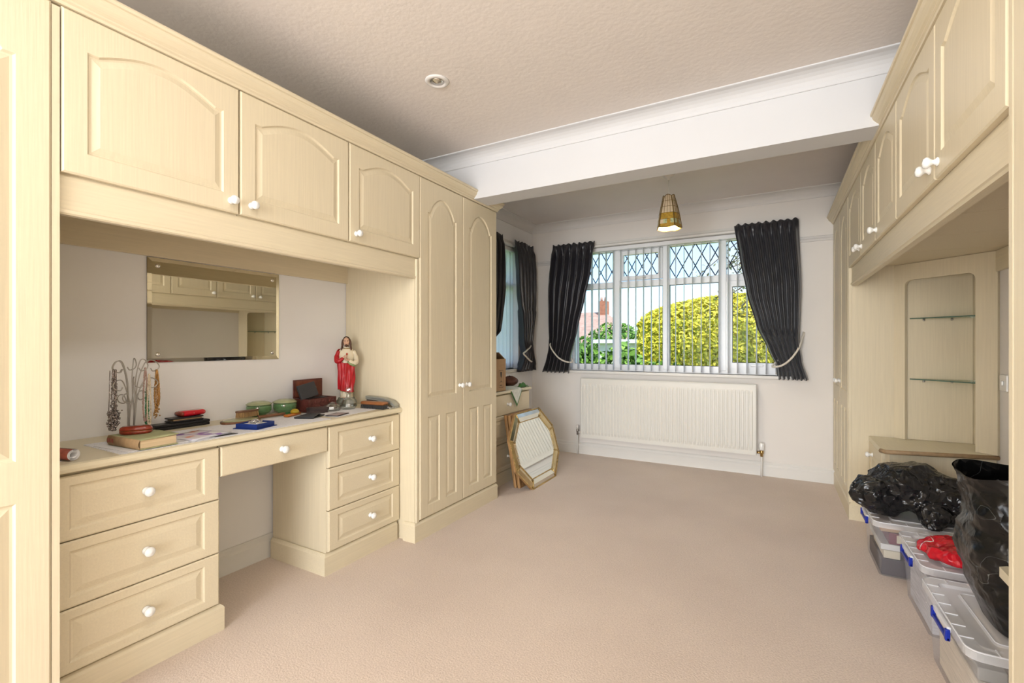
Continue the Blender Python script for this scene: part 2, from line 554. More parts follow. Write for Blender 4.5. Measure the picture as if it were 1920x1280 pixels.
# ---------------------------------------------------------------- window in the back wall
def slat_material():
    m, nt, b = new_mat('blind_fabric_translucent')
    b.inputs['Base Color'].default_value = (0.92, 0.93, 0.94, 1)
    b.inputs['Roughness'].default_value = 0.8
    t = nt.nodes.new('ShaderNodeBsdfTranslucent'); t.inputs['Color'].default_value = (0.93, 0.94, 0.95, 1)
    mx = nt.nodes.new('ShaderNodeMixShader'); mx.inputs['Fac'].default_value = 0.6
    o = nt.nodes['Material Output']
    nt.links.new(b.outputs[0], mx.inputs[1]); nt.links.new(t.outputs[0], mx.inputs[2]); nt.links.new(mx.outputs[0], o.inputs['Surface'])
    return m
M['slat'] = slat_material()

def empty_struct(name, loc):
    o = bpy.data.objects.new(name, None); COL.objects.link(o); place(o, None, TR(loc)); o['kind'] = 'structure'
    return o

def ring(b, x0, x1, z0, z1, w, y0, y1):
    b.box(x0, x0+w, y0, y1, z0, z1); b.box(x1-w, x1, y0, y1, z0, z1)
    b.box(x0+w, x1-w, y0, y1, z0, z0+w); b.box(x0+w, x1-w, y0, y1, z1-w, z1)

def lattice(b, x0, x1, z0, z1, y, dw=0.117, dh=0.215, w=0.010, off=0.0):
    """diamond lead strips clipped to the pane"""
    s = dh/dw
    for sg in (1, -1):
        k0 = -int((x1-x0)/dw) - 6
        for k in range(k0, -k0+1):
            pts = []
            xa = x0 + off + k*dw
            # line x = xa + sg*(z-z0)/s
            z_lo, z_hi = z0, z1
            xlo, xhi = xa, xa + sg*(z1-z0)/s
            t0, t1 = 0.0, 1.0
            dx = xhi-xlo
            ta, tb = (x0-xlo)/dx, (x1-xlo)/dx
            t0 = max(t0, min(ta, tb)); t1 = min(t1, max(ta, tb))
            if t1-t0 < 0.02: continue
            p = Vector((xlo+dx*t0, y, z0+(z1-z0)*t0)); q = Vector((xlo+dx*t1, y, z0+(z1-z0)*t1))
            b.tube([p, q], w*0.5, 4)

win = empty_struct('window_1', (-0.9, 4.735, WB['z0']))
FY0, FY1 = 4.735, 4.80
b = MB(); ring(b, WB['x0'], WB['x1'], WB['z0'], WB['z1'], 0.045, FY0, FY1)
b.box(WB['x0'], WB['x1'], FY0-0.002, FY1, WB['z0'], WB['z0']+0.066)
b.build('outer_frame', M['upvc'], win)
MU = [(-1.453, -1.380), (-0.950, -0.886), (-0.444, -0.379)]
for x0, x1 in MU: MB().box(x0, x1, FY0-0.004, FY1, 0.9, 2.13, 0.006).build('mullion', M['upvc'], win)
LT = [(-1.877, -1.453), (-1.380, -0.950), (-0.886, -0.444), (-0.379, 0.062)]
for i, (x0, x1) in enumerate(LT):
    MB().box(x0, x1, FY0, FY1, 1.728, 1.793, 0.005).build('transom', M['upvc'], win)
    gx0, gx1, gz0, gz1 = x0, x1, 1.793, 2.105
    if i == 1:
        s = MB(); ring(s, x0, x1, 1.80, 2.10, 0.042, FY0-0.012, FY0+0.04)
        sash = s.build('top_light_sash', M['upvc'], win)
        h = MB(); h.box(x0+0.17, x0+0.27, FY0-0.035, FY0-0.022, 1.812, 1.826, 0.003); h.box(x0+0.2, x0+0.225, FY0-0.026, FY0-0.01, 1.808, 1.83)
        h.build('latch', M['trim'], sash)
        gx0, gx1, gz0, gz1 = x0+0.042, x1-0.042, 1.842, 2.058
    MB().box(gx0-0.004, gx1+0.004, FY0+0.022, FY0+0.028, gz0-0.004, gz1+0.004).build('pane', M['glass'], win)
    l = MB(); lattice(l, gx0, gx1, gz0, gz1, FY0+0.018, off=0.03*i, dw=0.117 if i != 1 else 0.10, dh=0.215 if i != 1 else 0.185)
    l.build('lead_lattice', M['lead'], win)
    gx0, gx1, gz0, gz1 = x0, x1, 0.941, 1.728
    if i == 3:
        s = MB(); ring(s, x0, x1, 0.93, 1.728, 0.05, FY0-0.012, FY0+0.04)
        sash = s.build('casement_sash', M['upvc'], win)
        h = MB(); h.box(x0+0.2, x0+0.3, FY0-0.045, FY0-0.03, 0.95, 0.966, 0.004); h.box(x0+0.2, x0+0.222, FY0-0.035, FY0-0.01, 0.945, 0.97, 0.003)
        h.build('handle', M['upvc'], sash)
        gx0, gx1, gz0, gz1 = x0+0.05, x1-0.05, 0.98, 1.678
    MB().box(gx0-0.004, gx1+0.004, FY0+0.022, FY0+0.028, gz0-0.004, gz1+0.004).build('pane', M['glass'], win)
    g = MB(); ring(g, gx0, gx1, gz0, gz1, 0.004, FY0+0.010, FY0+0.021); g.build('gasket', M['ink'], win)
MB().box(WB['x0']-0.05, WB['x1']+0.05, YB-0.035, FY0, WB['z0']-0.028, WB['z0'], 0.006).build('window_sill', M['trim'], win)

# window in the left wall
win2 = empty_struct('window_2', (XL2-0.1, 3.76, WL['z0']))
b = MB()
y0, y1, z0, z1 = WL['y0'], WL['y1'], WL['z0'], WL['z1']
for a, c_ in ((y0, y0+0.05), (y1-0.05, y1)): b.box(XL2-0.15, XL2-0.09, a, c_, z0, z1)
b.box(XL2-0.15, XL2-0.09, y0, y1, z0, z0+0.06); b.box(XL2-0.15, XL2-0.09, y0, y1, z1-0.05, z1)
b.build('outer_frame', M['upvc'], win2)
MB().box(XL2-0.15, XL2-0.09, 3.74, 3.80, z0, z1, 0.005).build('mullion', M['upvc'], win2)
for a, c_ in ((y0+0.05, 3.74), (3.80, y1-0.05)):
    MB().box(XL2-0.15, XL2-0.09, a, c_, 1.728, 1.793).build('transom', M['upvc'], win2)
    MB().box(XL2-0.124, XL2-0.118, a, c_, z0+0.06, 1.728).build('pane', M['glass'], win2)
    MB().box(XL2-0.124, XL2-0.118, a, c_, 1.793, z1-0.05).build('pane', M['glass'], win2)
MB().box(XL2-0.09, XL2+0.03, y0-0.04, y1+0.04, z0-0.028, z0, 0.006).build('window_sill', M['trim'], win2)

# vertical blinds: each slat a part
def slat_mesh(h, w=0.089):
    b = MB()
    def fn(u, v):
        x = (u-0.5)*w
        return (x, 0.006*math.cos((u-0.5)*PI), v*h)
    b.grid(fn, 4, 1)
    me = b.mesh('slat')
    me.polygons.foreach_set('use_smooth', [True]*len(me.polygons))
    return me
t = thing('vertical_blind', (-0.9, 4.685, 0.885), 'white vertical blind with slats turned edge-on in the wide back window', 'blind')
MB().box(WB['x0']+0.01, WB['x1']-0.01, 4.665, 4.705, 2.108, 2.146, 0.004).build('headrail', M['upvc'], t)
sm = slat_mesh(1.22)
xs = [-0.741 + 0.0765*k for k in range(-15, 11)]
for x in xs:
    a = math.atan2(0.99, -0.14) + random.uniform(-0.04, 0.04)
    put('slat', sm, M['slat'], t, (x, 4.685, 0.886), a)
t = thing('vertical_blind', (XL2-0.03, 3.76, 0.905), 'closed white vertical blind in the left side window above the chest', 'blind')
MB().box(XL2-0.05, XL2-0.01, WL['y0']+0.01, WL['y1']-0.01, 2.108, 2.146, 0.004).build('headrail', M['upvc'], t)
sm2 = slat_mesh(1.20)
y = WL['y0'] + 0.05
while y < WL['y1']-0.03:
    put('slat', sm2, M['slat'], t, (XL2-0.032, y, 0.906), PI/2 + 0.14)
    y += 0.0765

# curtains
def curtain(label, zt, zb, inner, outer, n, pos, depth0, to_wall, waist=1.0):
    """inner/outer: tables of (z, coordinate); pos(c, d, z) -> world point, d = distance from the wall"""
    b = MB()
    rows, cols = 56, n*10
    ph = random.uniform(0, 6)
    def fn(u, v):
        z = zb + (zt-zb)*v
        a, c_ = lerp_table(outer, z), lerp_table(inner, z)
        q = a + (c_-a)*u
        head = max(0.0, min(1.0, (z-(zt-0.10))/0.05))
        wdt = abs(c_-a)
        amp = (0.036 - 0.026*head) * (1.15 if wdt < 0.3 else 0.9)
        drape = noise.noise(Vector((u*3.0+ph, v*2.2, ph)))*0.9
        s = math.sin(2*PI*n*u + drape*(1-head)*1.4 + ph)
        s = math.copysign(abs(s)**0.8, s)
        fine = math.sin(2*PI*n*2.7*u + ph)*0.35*head
        bul = 0.03*math.sin(PI*min(1, max(0, (zt-z)/(zt-waist)))) if z > waist else 0.0
        d = depth0 + bul + amp*(s + fine) + 0.006*noise.noise(Vector((u*9, z*7, ph)))
        zz = z + (0.008*math.sin(2*PI*n*u*1.3+ph) if v > 0.999 else 0) + (0.006*math.sin(2*PI*n*u) if v < 0.001 else 0)
        return pos(q, d, zz)
    b.grid(fn, cols, rows)
    o = b.build('curtain', M['satin'], smooth=True)
    md = o.modifiers.new('cloth_thickness', 'SOLIDIFY'); md.thickness = 0.003
    return tag(o, label, 'curtain', 'dark satin curtains')

def rope(label, pts, r=0.0075):
    pts = cat(pts, 14)
    b = MB()
    P = [Vector(p) for p in pts]
    L = [0]
    for i in range(1, len(P)): L.append(L[-1] + (P[i]-P[i-1]).length)
    for k in range(3):
        q = []
        up = Vector((0.31, 0.52, 0.8)).normalized()
        for i, p in enumerate(P):
            t = (P[min(i+1, len(P)-1)] - P[max(i-1, 0)]).normalized()
            s = t.cross(up).normalized(); w = s.cross(t)
            a = L[i]*2*PI/0.035 + k*2*PI/3
            q.append(p + (s*math.cos(a) + w*math.sin(a))*r*0.62)
        b.tube(q, r*0.68, 5)
    return tag(b.build('curtain_tieback', M['rope'], smooth=True), label, 'tieback', 'cream rope tiebacks')

posB = lambda c_, d, z: (c_, YB-d, z)
posL = lambda c_, d, z: (XL2+d, c_, z)
curtain('dark satin curtain tied back left of the wide back window', 2.205, 0.848,
        [(0.84, -1.874), (1.0, -1.856), (1.289, -1.767), (1.617, -1.680), (1.888, -1.622), (2.205, -1.594)],
        [(0.84, -2.172), (0.98, -2.125), (1.10, -2.095), (1.179, -2.089), (1.751, -2.092), (2.205, -2.058)], 6, posB, 0.065, None)
curtain('dark satin curtain tied back right of the wide back window', 2.207, 0.85,
        [(0.845, 0.032), (0.954, 0.024), (1.104, -0.04), (1.312, -0.129), (1.594, -0.204), (1.927, -0.263), (2.207, -0.306)],
        [(0.85, 0.258), (1.0, 0.215), (1.172, 0.194), (1.617, 0.206), (2.207, 0.187)], 7, posB, 0.065, None)
curtain('dark satin curtain on the left wall nearest the room corner', 2.205, 0.868,
        [(0.866, 4.21), (1.067, 4.304), (1.177, 4.245), (1.717, 4.142), (2.205, 4.131)],
        [(0.866, 4.555), (1.178, 4.438), (1.639, 4.50), (2.205, 4.53)], 5, posL, 0.065, None)
curtain('dark satin curtain on the left wall half hidden behind the wardrobe', 2.205, 0.90,
        [(0.866, 3.42), (1.067, 3.44), (1.276, 3.797), (1.688, 3.866), (2.205, 3.897)],
        [(0.866, 3.14), (1.178, 3.20), (1.639, 3.22), (2.205, 3.24)], 9, posL, 0.065, None)
rope('cream twisted rope holding the curtain left of the back window', [(-2.12, 4.645, 1.24), (-2.10, 4.60, 1.19), (-2.07, 4.545, 1.12), (-2.00, 4.535, 1.03), (-1.93, 4.54, 0.98), (-1.865, 4.56, 0.962), (-1.845, 4.60, 0.97), (-1.90, 4.645, 1.03)])
rope('cream twisted rope holding the curtain right of the back window', [(0.225, 4.645, 1.25), (0.21, 4.60, 1.20), (0.185, 4.545, 1.12), (0.13, 4.535, 1.03), (0.07, 4.54, 0.975), (0.015, 4.56, 0.957), (-0.005, 4.60, 0.965), (0.05, 4.645, 1.03)])
rope('cream twisted rope around the curtain nearest the room corner', [(XL2+0.012, 4.47, 1.22), (XL2+0.06, 4.46, 1.17), (XL2+0.11, 4.40, 1.13), (XL2+0.12, 4.28, 1.08), (XL2+0.115, 4.23, 1.055), (XL2+0.12, 4.28, 1.02), (XL2+0.12, 4.36, 0.98), (XL2+0.10, 4.44, 0.965), (XL2+0.03, 4.47, 0.98)])

# ---------------------------------------------------------------- radiator
RX0, RX1, RZ0, RZ1, RY = -1.745, -0.127, 0.187, 0.794, 4.566
t = thing('radiator', ((RX0+RX1)/2, RY+0.04, 0), 'long white ribbed panel radiator below the back window', 'radiator')
b = MB()
nr = 47
step = (RX1-RX0-0.05)/nr
cols_x = [RX0, RX0+0.02]; cols_d = [0, 0]
for i in range(nr):
    x = RX0+0.025+i*step
    for fr, d in ((0.08, 0), (0.24, 1), (0.72, 1), (0.88, 0)):
        cols_x.append(x+fr*step); cols_d.append(d)
cols_x += [RX1-0.02, RX1]; cols_d += [0, 0]
rows_z = [RZ0, RZ0+0.035, RZ0+0.05, RZ0+0.065, RZ1-0.075, RZ1-0.06, RZ1-0.045, RZ1]
rf = [0, 0, 0.5, 1, 1, 0.5, 0, 0]
vs = []; fs = []
nc = len(cols_x)
for z, k in zip(rows_z, rf):
    for x, d in zip(cols_x, cols_d): vs.append((x, RY - 0.007*d*k, z))
for j in range(len(rows_z)-1):
    for i in range(nc-1): fs.append((j*nc+i, j*nc+i+1, (j+1)*nc+i+1, (j+1)*nc+i))
b.add(vs, fs)
b.box(RX0, RX1, RY+0.0005, RY+0.012, RZ0, RZ1)
b.build('ribbed_panel', M['radiator'], t)
MB().box(RX0, RX1, RY-0.006, RY+0.05, RZ1, RZ1+0.006, 0.002).build('top_cover', M['radiator'], t)
for x in (RX0, RX1-0.006): MB().box(x, x+0.006, RY, RY+0.05, RZ0, RZ1, 0.002).build('side_cover', M['radiator'], t)
MB().box(RX0+0.006, RX1-0.006, RY+0.03, RY+0.042, RZ0+0.01, RZ1-0.01).build('back_panel', M['radiator'], t)
for x in (RX0+0.25, RX1-0.25): MB().box(x-0.02, x+0.02, RY+0.042, YB-0.001, RZ0+0.1, RZ1-0.1).build('bracket', M['radiator'], t)
v = MB(); v.lathe([(0.011, 0), (0.011, 0.03), (0.016, 0.034), (0.016, 0.052), (0.010, 0.056), (0.010, 0.062)], (-1.787, 4.60, 0.205), 12)
lv = v.build('lockshield_valve', M['steel'], t, True)
MB().lathe([(0.013, 0), (0.013, 0.03), (0.010, 0.036)], (-1.787, 4.60, 0.267), 12).build('valve_cap', M['trim'], lv, True)
b = MB(); b.tube([(-1.787, 4.60, 0), (-1.787, 4.60, 0.206)], 0.0075, 8); b.tube([(-1.787, 4.60, 0.235), (RX0+0.003, 4.60, 0.235)], 0.008, 8)
b.build('pipe', M['trim'], t, True)
v = MB(); v.lathe([(0.012, 0), (0.012, 0.02), (0.017, 0.024), (0.017, 0.05), (0.012, 0.054)], (-0.089, 4.60, 0.175), 12)
v.tube([(-0.089, 4.60, 0.208), (RX1-0.003, 4.60, 0.208)], 0.010, 8)
tv = v.build('thermostat_valve', M['brass'], t, True)
MB().lathe([(0.017, 0), (0.021, 0.01), (0.021, 0.05), (0.016, 0.062)], (-0.089, 4.60, 0.229), 14).build('valve_cap', M['porcelain'], tv, True)
MB().tube([(-0.089, 4.60, 0), (-0.089, 4.60, 0.176)], 0.0085, 8).build('pipe', M['trim'], t, True)

# ---------------------------------------------------------------- ceiling lights
t = thing('ceiling_downlight', (-1.451, 1.836, ZC), 'round silver recessed downlight in the textured ceiling', 'downlight')
MB().lathe([(0.034, 0.004), (0.036, -0.006), (0.050, -0.009), (0.058, -0.004), (0.060, 0.0)], (-1.451, 1.836, ZC), 32).build('bezel', M['cove'], t, True)
MB().lathe([(0.0, -0.012), (0.010, -0.010), (0.020, -0.004), (0.036, -0.003)], (-1.451, 1.836, ZC), 24).build('reflector_bulb', M['chrome'], t, True)

# unseen flush lamp added to brighten the front half of the room, above and behind the camera's upper frame edge
t = thing('fill_lamp', (-0.55, 0.35, ZC), 'added round opal fill lamp on the ceiling above the camera', 'lamp')
MB().lathe([(0.19, 0.0), (0.19, -0.02), (0.17, -0.024)], (-0.55, 0.35, ZC), 32).build('base', M['trim'], t, True)
def opal():
    m, nt, b = new_mat('fill_lamp_glow')
    b.inputs['Base Color'].default_value = (0.9, 0.88, 0.84, 1)
    b.inputs['Emission Color'].default_value = (1.0, 0.95, 0.88, 1)
    b.inputs['Emission Strength'].default_value = 34
    return m
MB().lathe([(0.0, -0.11), (0.07, -0.102), (0.13, -0.075), (0.165, -0.04), (0.168, -0.022)], (-0.55, 0.35, ZC), 32).build('opal_dome', opal(), t, True)
PX, PY = -0.697, 3.70
t = thing('pendant_lamp', (PX, PY, 2.03), 'amber and cream panelled pendant lamp on a thin flex before the window', 'lamp')
MB().lathe([(0.0, -0.048), (0.010, -0.046), (0.018, -0.030), (0.040, -0.020), (0.046, 0.0)], (PX, PY, ZC), 24).build('ceiling_rose', M['trim'], t, True)
MB().tube([(PX, PY, ZC-0.04), (PX, PY, 2.262)], 0.004, 6).build('flex', M['trim'], t, True)
MB().lathe([(0.012, 2.262), (0.018, 2.255), (0.018, 2.20), (0.014, 2.195)], (PX, PY, 0), 12).build('bulb_holder', M['trim'], t, True)
M['capiz'] = mat('cream_shell_panel', (0.62, 0.50, 0.34), 0.4, var=0.1, scale=(20, 20, 20))
M['amber_gl'] = mat('amber_panel', (0.40, 0.24, 0.035), 0.3, var=0.3, scale=(60, 60, 60))
M['green_gl'] = mat('pale_green_panel', (0.42, 0.46, 0.27), 0.3, var=0.3, scale=(60, 60, 60))
M['lamp_lead'] = mat('bronze_came', (0.20, 0.13, 0.04), 0.4, metal=0.5)
def fill_bulb():  # bulb glow added as fill for the far half of the room
    m, nt, b = new_mat('fill_bulb')
    b.inputs['Base Color'].default_value = (0.9, 0.9, 0.88, 1)
    b.inputs['Emission Color'].default_value = (1.0, 0.94, 0.86, 1)
    b.inputs['Emission Strength'].default_value = 720
    return m
MB().ball((PX, PY, 2.115), 0.028, 16, 10, (1, 1, 1.15)).build('bulb', fill_bulb(), t, True)
MB().lathe([(0.0, 2.282), (0.036, 2.276), (0.040, 2.268), (0.0, 2.266)], (PX, PY, 0), 16).build('shade_cap', M['brass'], t, True)
zt_, zb_ = 2.272, 2.036
def lamp_r(z):                       # half width of a panel / distance of panel from the axis
    k = (zt_-z)/(zt_-zb_)
    return 0.036 + 0.042*k + 0.004*math.sin(PI*k)
bands = [(2.272, 2.235, 0), (2.235, 2.190, 0), (2.190, 2.140, 0), (2.140, 2.122, 1), (2.122, 2.092, 1), (2.092, 2.058, 2), (2.058, 2.036, 1)]
NP = 5
for k in range(NP):
    a0 = 0.95 + k*2*PI/NP
    ct, st = math.cos(a0), math.sin(a0)
    def pt(s, z, o=0.0):
        r = lamp_r(z) + o; w = r*math.tan(PI/NP)*0.97
        sag = 0.006*(1-s*s)
        # arched top and scalloped foot
        zz = z + (0.012*(1-s*s) if z > 2.27 else 0) - (0.008*(1-s*s) if z < 2.04 else 0)
        return (PX + ct*(r+sag) - st*w*s, PY + st*(r+sag) + ct*w*s, zz)
    pb = MB()
    for z1_, z0_, mi in bands:
        pb.cur = mi
        for q in range(4):
            s0, s1 = -1+q*0.5, -0.5+q*0.5
            m_ = mi
            if mi == 2: m_ = (2, 1, 2, 0)[(q+k) % 4]
            pb.cur = m_
            pb.add([pt(s0, z0_), pt(s1, z0_), pt(s1, z1_), pt(s0, z1_), pt(s0, z0_, -0.003), pt(s1, z0_, -0.003), pt(s1, z1_, -0.003), pt(s0, z1_, -0.003)],
                   [(0,1,2,3),(7,6,5,4),(0,4,5,1),(2,6,7,3)])
    panel = pb.build('shade_panel', None, t, mats=[M['capiz'], M['amber_gl'], M['green_gl']])
    lb = MB()
    for z_ in (2.235, 2.190, 2.140, 2.092): lb.tube([pt(s, z_, 0.001) for s in (-1, -0.5, 0, 0.5, 1)], 0.0013, 4)
    for s in (-0.5, 0, 0.5): lb.tube([pt(s, z_, 0.001) for z_ in (2.272, 2.235, 2.19, 2.14)], 0.0013, 4)
    for s in (-1, 1): lb.tube([pt(s, z_, 0.0) for z_ in (2.272, 2.235, 2.19, 2.14, 2.092, 2.036)], 0.003, 5)
    lb.tube([pt(s, 2.272, 0) for s in (-1, -0.5, 0, 0.5, 1)], 0.0025, 4); lb.tube([pt(s, 2.036, 0) for s in (-1, -0.5, 0, 0.5, 1)], 0.003, 4)
    lb.build('came', M['lamp_lead'], panel)
# ---------------------------------------------------------------- fitted furniture
def inset_poly(P, d):
    n = len(P); out = []
    for i in range(n):
        a, b_, c_ = Vector(P[i-1]), Vector(P[i]), Vector(P[(i+1) % n])
        e0 = (b_-a).normalized(); e1 = (c_-b_).normalized()
        n0 = Vector((-e0.y, e0.x)); n1 = Vector((-e1.y, e1.x))       # inward for counter-clockwise
        m = (n0+n1).normalized()
        out.append(tuple(b_ + m*(d/max(0.35, m.dot(n0)))))
    return out

def panel_face(b, cell, pan, arch):
    """one routed panel inside a rectangular cell of the door front (local x,z; y=0 is the face)"""
    cx0, cx1, cz0, cz1 = cell
    x0, x1, z0, z1 = pan
    P = [(x0, z0), (x1, z0)]; Q = [(cx0, cz0), (cx1, cz0)]
    if arch > 0:
        zs = z1-arch; sh = 0.07*(x1-x0)
        P.append((x1, zs)); Q.append((cx1, cz1))
        n = 12
        for i in range(n+1):
            t = i/n
            x = x1-sh - (x1-x0-2*sh)*t
            z = zs + arch*math.sin(PI*t)**(0.7 if arch > 0.08 else 1.0)
            P.append((x, z)); Q.append((x, cz1))
        P.append((x0, zs)); Q.append((cx0, cz1))
    else:
        P += [(x1, z1), (x0, z1)]; Q += [(cx1, cz1), (cx0, cz1)]
    n = len(P)
    loops = [(Q, 0.0), (P, 0.0), (inset_poly(P, 0.0055), 0.0062), (inset_poly(P, 0.011), 0.0066), (inset_poly(P, 0.031), 0.0012)]
    vs = []
    for L, y in loops: vs += [(p[0], y, p[1]) for p in L]
    fs = []
    for k in range(len(loops)-1):
        for i in range(n):
            j = (i+1) % n
            fs.append((k*n+i, k*n+j, (k+1)*n+j, (k+1)*n+i))
    fs.append(tuple((len(loops)-1)*n+i for i in range(n)))
    b.add(vs, fs)

def front_mesh(name, w, h, cells, th=0.02):
    b = MB()
    e = 0.005
    b.add([(0, 0.004, 0), (w, 0.004, 0), (w, 0.004, h), (0, 0.004, h), (e, 0, e), (w-e, 0, e), (w-e, 0, h-e), (e, 0, h-e), (0, th, 0), (w, th, 0), (w, th, h), (0, th, h)],
          [(0,1,5,4),(1,2,6,5),(2,3,7,6),(3,0,4,7),(0,8,9,1),(1,9,10,2),(2,10,11,3),(3,11,8,0),(8,11,10,9)])
    if not cells:
        b.add([(e, 0, e), (w-e, 0, e), (w-e, 0, h-e), (e, 0, h-e)], [(0, 1, 2, 3)])
    for cell, pan, arch in cells: panel_face(b, cell, pan, arch)
    me = bpy.data.meshes.new(name)
    me.from_pydata(b.v, [], b.f)
    return me

E5 = 0.005
def overhead_front(w, h):
    return front_mesh('overhead_door', w, h, [((E5, w-E5, E5, h-E5), (0.058, w-0.058, 0.068, h-0.05), 0.055)])
def tall_front(w, h, zmid0=0.708, zmid1=0.594):
    c_ = []
    zc = (zmid0+zmid1)/2
    c_.append(((E5, w-E5, zc, h-E5), (0.070, w-0.072, zmid0, h-0.085), 0.105))
    c_.append(((E5, w/2, E5, zc), (0.070, w/2-0.032, 0.066, zmid1), 0))
    c_.append(((w/2, w-E5, E5, zc), (w/2+0.032, w-0.072, 0.066, zmid1), 0))
    return front_mesh('tall_door', w, h, c_)
def drawer_front(w, h):
    return front_mesh('drawer_front', w, h, [((E5, w-E5, E5, h-E5), (0.055, w-0.055, 0.032, h-0.030), 0)])

kb = MB(); kb.lathe([(0.0, 0.001), (0.0125, 0.0), (0.0135, 0.004), (0.0085, 0.008), (0.0070, 0.013), (0.0115, 0.019), (0.0165, 0.025), (0.0165, 0.030), (0.0125, 0.036), (0.0, 0.0385)], (0, 0, 0), 20, axis='-y')
KNOB = kb.mesh('knob', True)
FL, FR = PI/2, -PI/2
def knob(parent, loc, rz): return put('knob', KNOB, M['porcelain'], parent, loc, rz)

def front(name, mesh, parent, xf, y0, y1, z0, side, knobs, material=None):
    """door or drawer on a run; knobs: (y, z) in world"""
    rz = FL if side == 'L' else FR
    loc = (xf, y0, z0) if side == 'L' else (xf, y1, z0)
    d = put(name, mesh, material or M['cream'], parent, loc, rz)
    for (ky, kz) in knobs: knob(d, (xf, ky, kz), rz)
    return d

def tbox(parent, name, x0, x1, y0, y1, z0, z1, m='cream', bev=0.0):
    return MB().box(x0, x1, y0, y1, z0, z1, bev).build(name, M[m], parent)

G = 0.0015
# ---- left run -------------------------------------------------------------
DZ0, DZ1 = 1.652, 2.132
# near tall wardrobe at the left edge of the picture
t = thing('wardrobe', ((XL+XW)/2, 0.0, 0), 'tall cream wardrobe cut off by the left edge of the picture', 'wardrobe')
tbox(t, 'carcass', XL+0.002, XW-0.022, -0.62, 0.541, 0.0, 2.125)
tbox(t, 'filler_strip', XW-0.022, XW-0.002, 0.524, 0.541, 0.11, 2.125)
tbox(t, 'plinth', XW-0.022, XW-0.004, -0.62, 0.541, 0.0, 0.11)
wd = tall_front(0.50, 2.010)
for y0, ky in ((0.0225, 0.06), (-0.48, -0.02)):
    front('door', wd, t, XW, y0, y0+0.50, 0.121, 'L', [(ky, 0.88)])
# overhead cupboards
ys = [0.542, 1.063, 1.597, 2.121]
names = ['first cream overhead cupboard over the desk, nearest the left edge', 'middle cream overhead cupboard of the three over the desk', 'third cream overhead cupboard over the desk, beside the double wardrobe']
for i in range(3):
    y0, y1 = ys[i], ys[i+1]
    t = thing('overhead_cabinet', ((XL+XW)/2, (y0+y1)/2, 1.648), names[i], 'cabinet', 'overhead cupboards of the left run')
    tbox(t, 'carcass', XL+0.002, XW-0.021, y0+G, min(y1-G, 2.0935), 1.648, 2.13)
    ky = (1.029, 1.108, 1.640)[i]
    front('door', overhead_front(y1-y0-0.006, DZ1-DZ0), t, XW, y0+0.003, y1-0.003, DZ0, 'L', [(ky, 1.695)])
# pelmet (light valance) under the overhead cupboards and the batten on the wall
b = MB()
VP = [(-1.84, 1.531), (-1.816, 1.531), (-1.811, 1.536), (-1.811, 1.544), (-1.818, 1.549), (-1.818, 1.6475), (-1.84, 1.6475)]
n = len(VP)
b.add([(x, 0.543, z) for x, z in VP] + [(x, 2.093, z) for x, z in VP], [tuple(range(n)), tuple(range(2*n-1, n-1, -1))] + [(i, (i+1) % n, n+(i+1) % n, n+i) for i in range(n)])
tag(b.build('pelmet', M['cream_h']), 'long cream pelmet board under the overhead cupboards above the desk', 'pelmet')
tag(MB().box(XL+0.002, XL+0.020, 0.543, 2.118, 1.536, 1.647, 0.002).build('wall_batten', M['cream_h']), 'cream batten fixed to the wall above the rectangular mirror', 'batten')
# double wardrobe
t = thing('wardrobe', ((XL2+XW)/2, 2.55, 0), 'tall cream double wardrobe between the desk and the chest of drawers', 'wardrobe')
tbox(t, 'carcass', XL+0.004, XW-0.021, 2.095, 2.895, 0.0, 2.125)
tbox(t, 'end_panel', XL2+0.004, XW-0.021, 2.8955, 2.985, 0.0, 2.125)
b = MB(); b.box(XW-0.0205, XW-0.006, 2.095, 2.118, 0.11, 1.646, 0.003); b.build('filler_strip', M['cream'], t)
PLP = [(0, 0), (0.0, 0.0)]
def plinth_prof(h=0.108): return [(-0.002, 0), (0.016, 0), (0.016, h-0.014), (0.010, h-0.006), (0.004, h), (-0.002, h)]
b = MB(); b.sweep([(XL+0.5, 2.093), (XW-0.019, 2.093), (XW-0.019, 2.986), (XL2+0.2, 2.986)], plinth_prof(0.11)); b.build('plinth', M['cream_h'], t)
wdm = tall_front(0.430, 2.010)
front('door', wdm, t, XW, 2.120, 2.550, 0.121, 'L', [(2.512, 0.881)])
front('door', wdm, t, XW, 2.553, 2.983, 0.121, 'L', [(2.590, 0.881)])
# cornice on top of the left run
CO = [(-0.02, 2.134), (0.004, 2.134), (0.006, 2.142), (0.012, 2.146), (0.012, 2.152), (0.020, 2.158), (0.032, 2.172), (0.036, 2.182), (0.036, 2.187), (0.042, 2.189), (0.044, 2.198), (0.040, 2.205), (-0.02, 2.205)]
b = MB(); b.sweep([(XW, -0.62), (XW, 2.986), (XL2+0.03, 2.986)], CO)
tag(b.build('cornice', M['cream_h']), 'cream stepped cornice along the top of the desk-side cupboards', 'cornice')

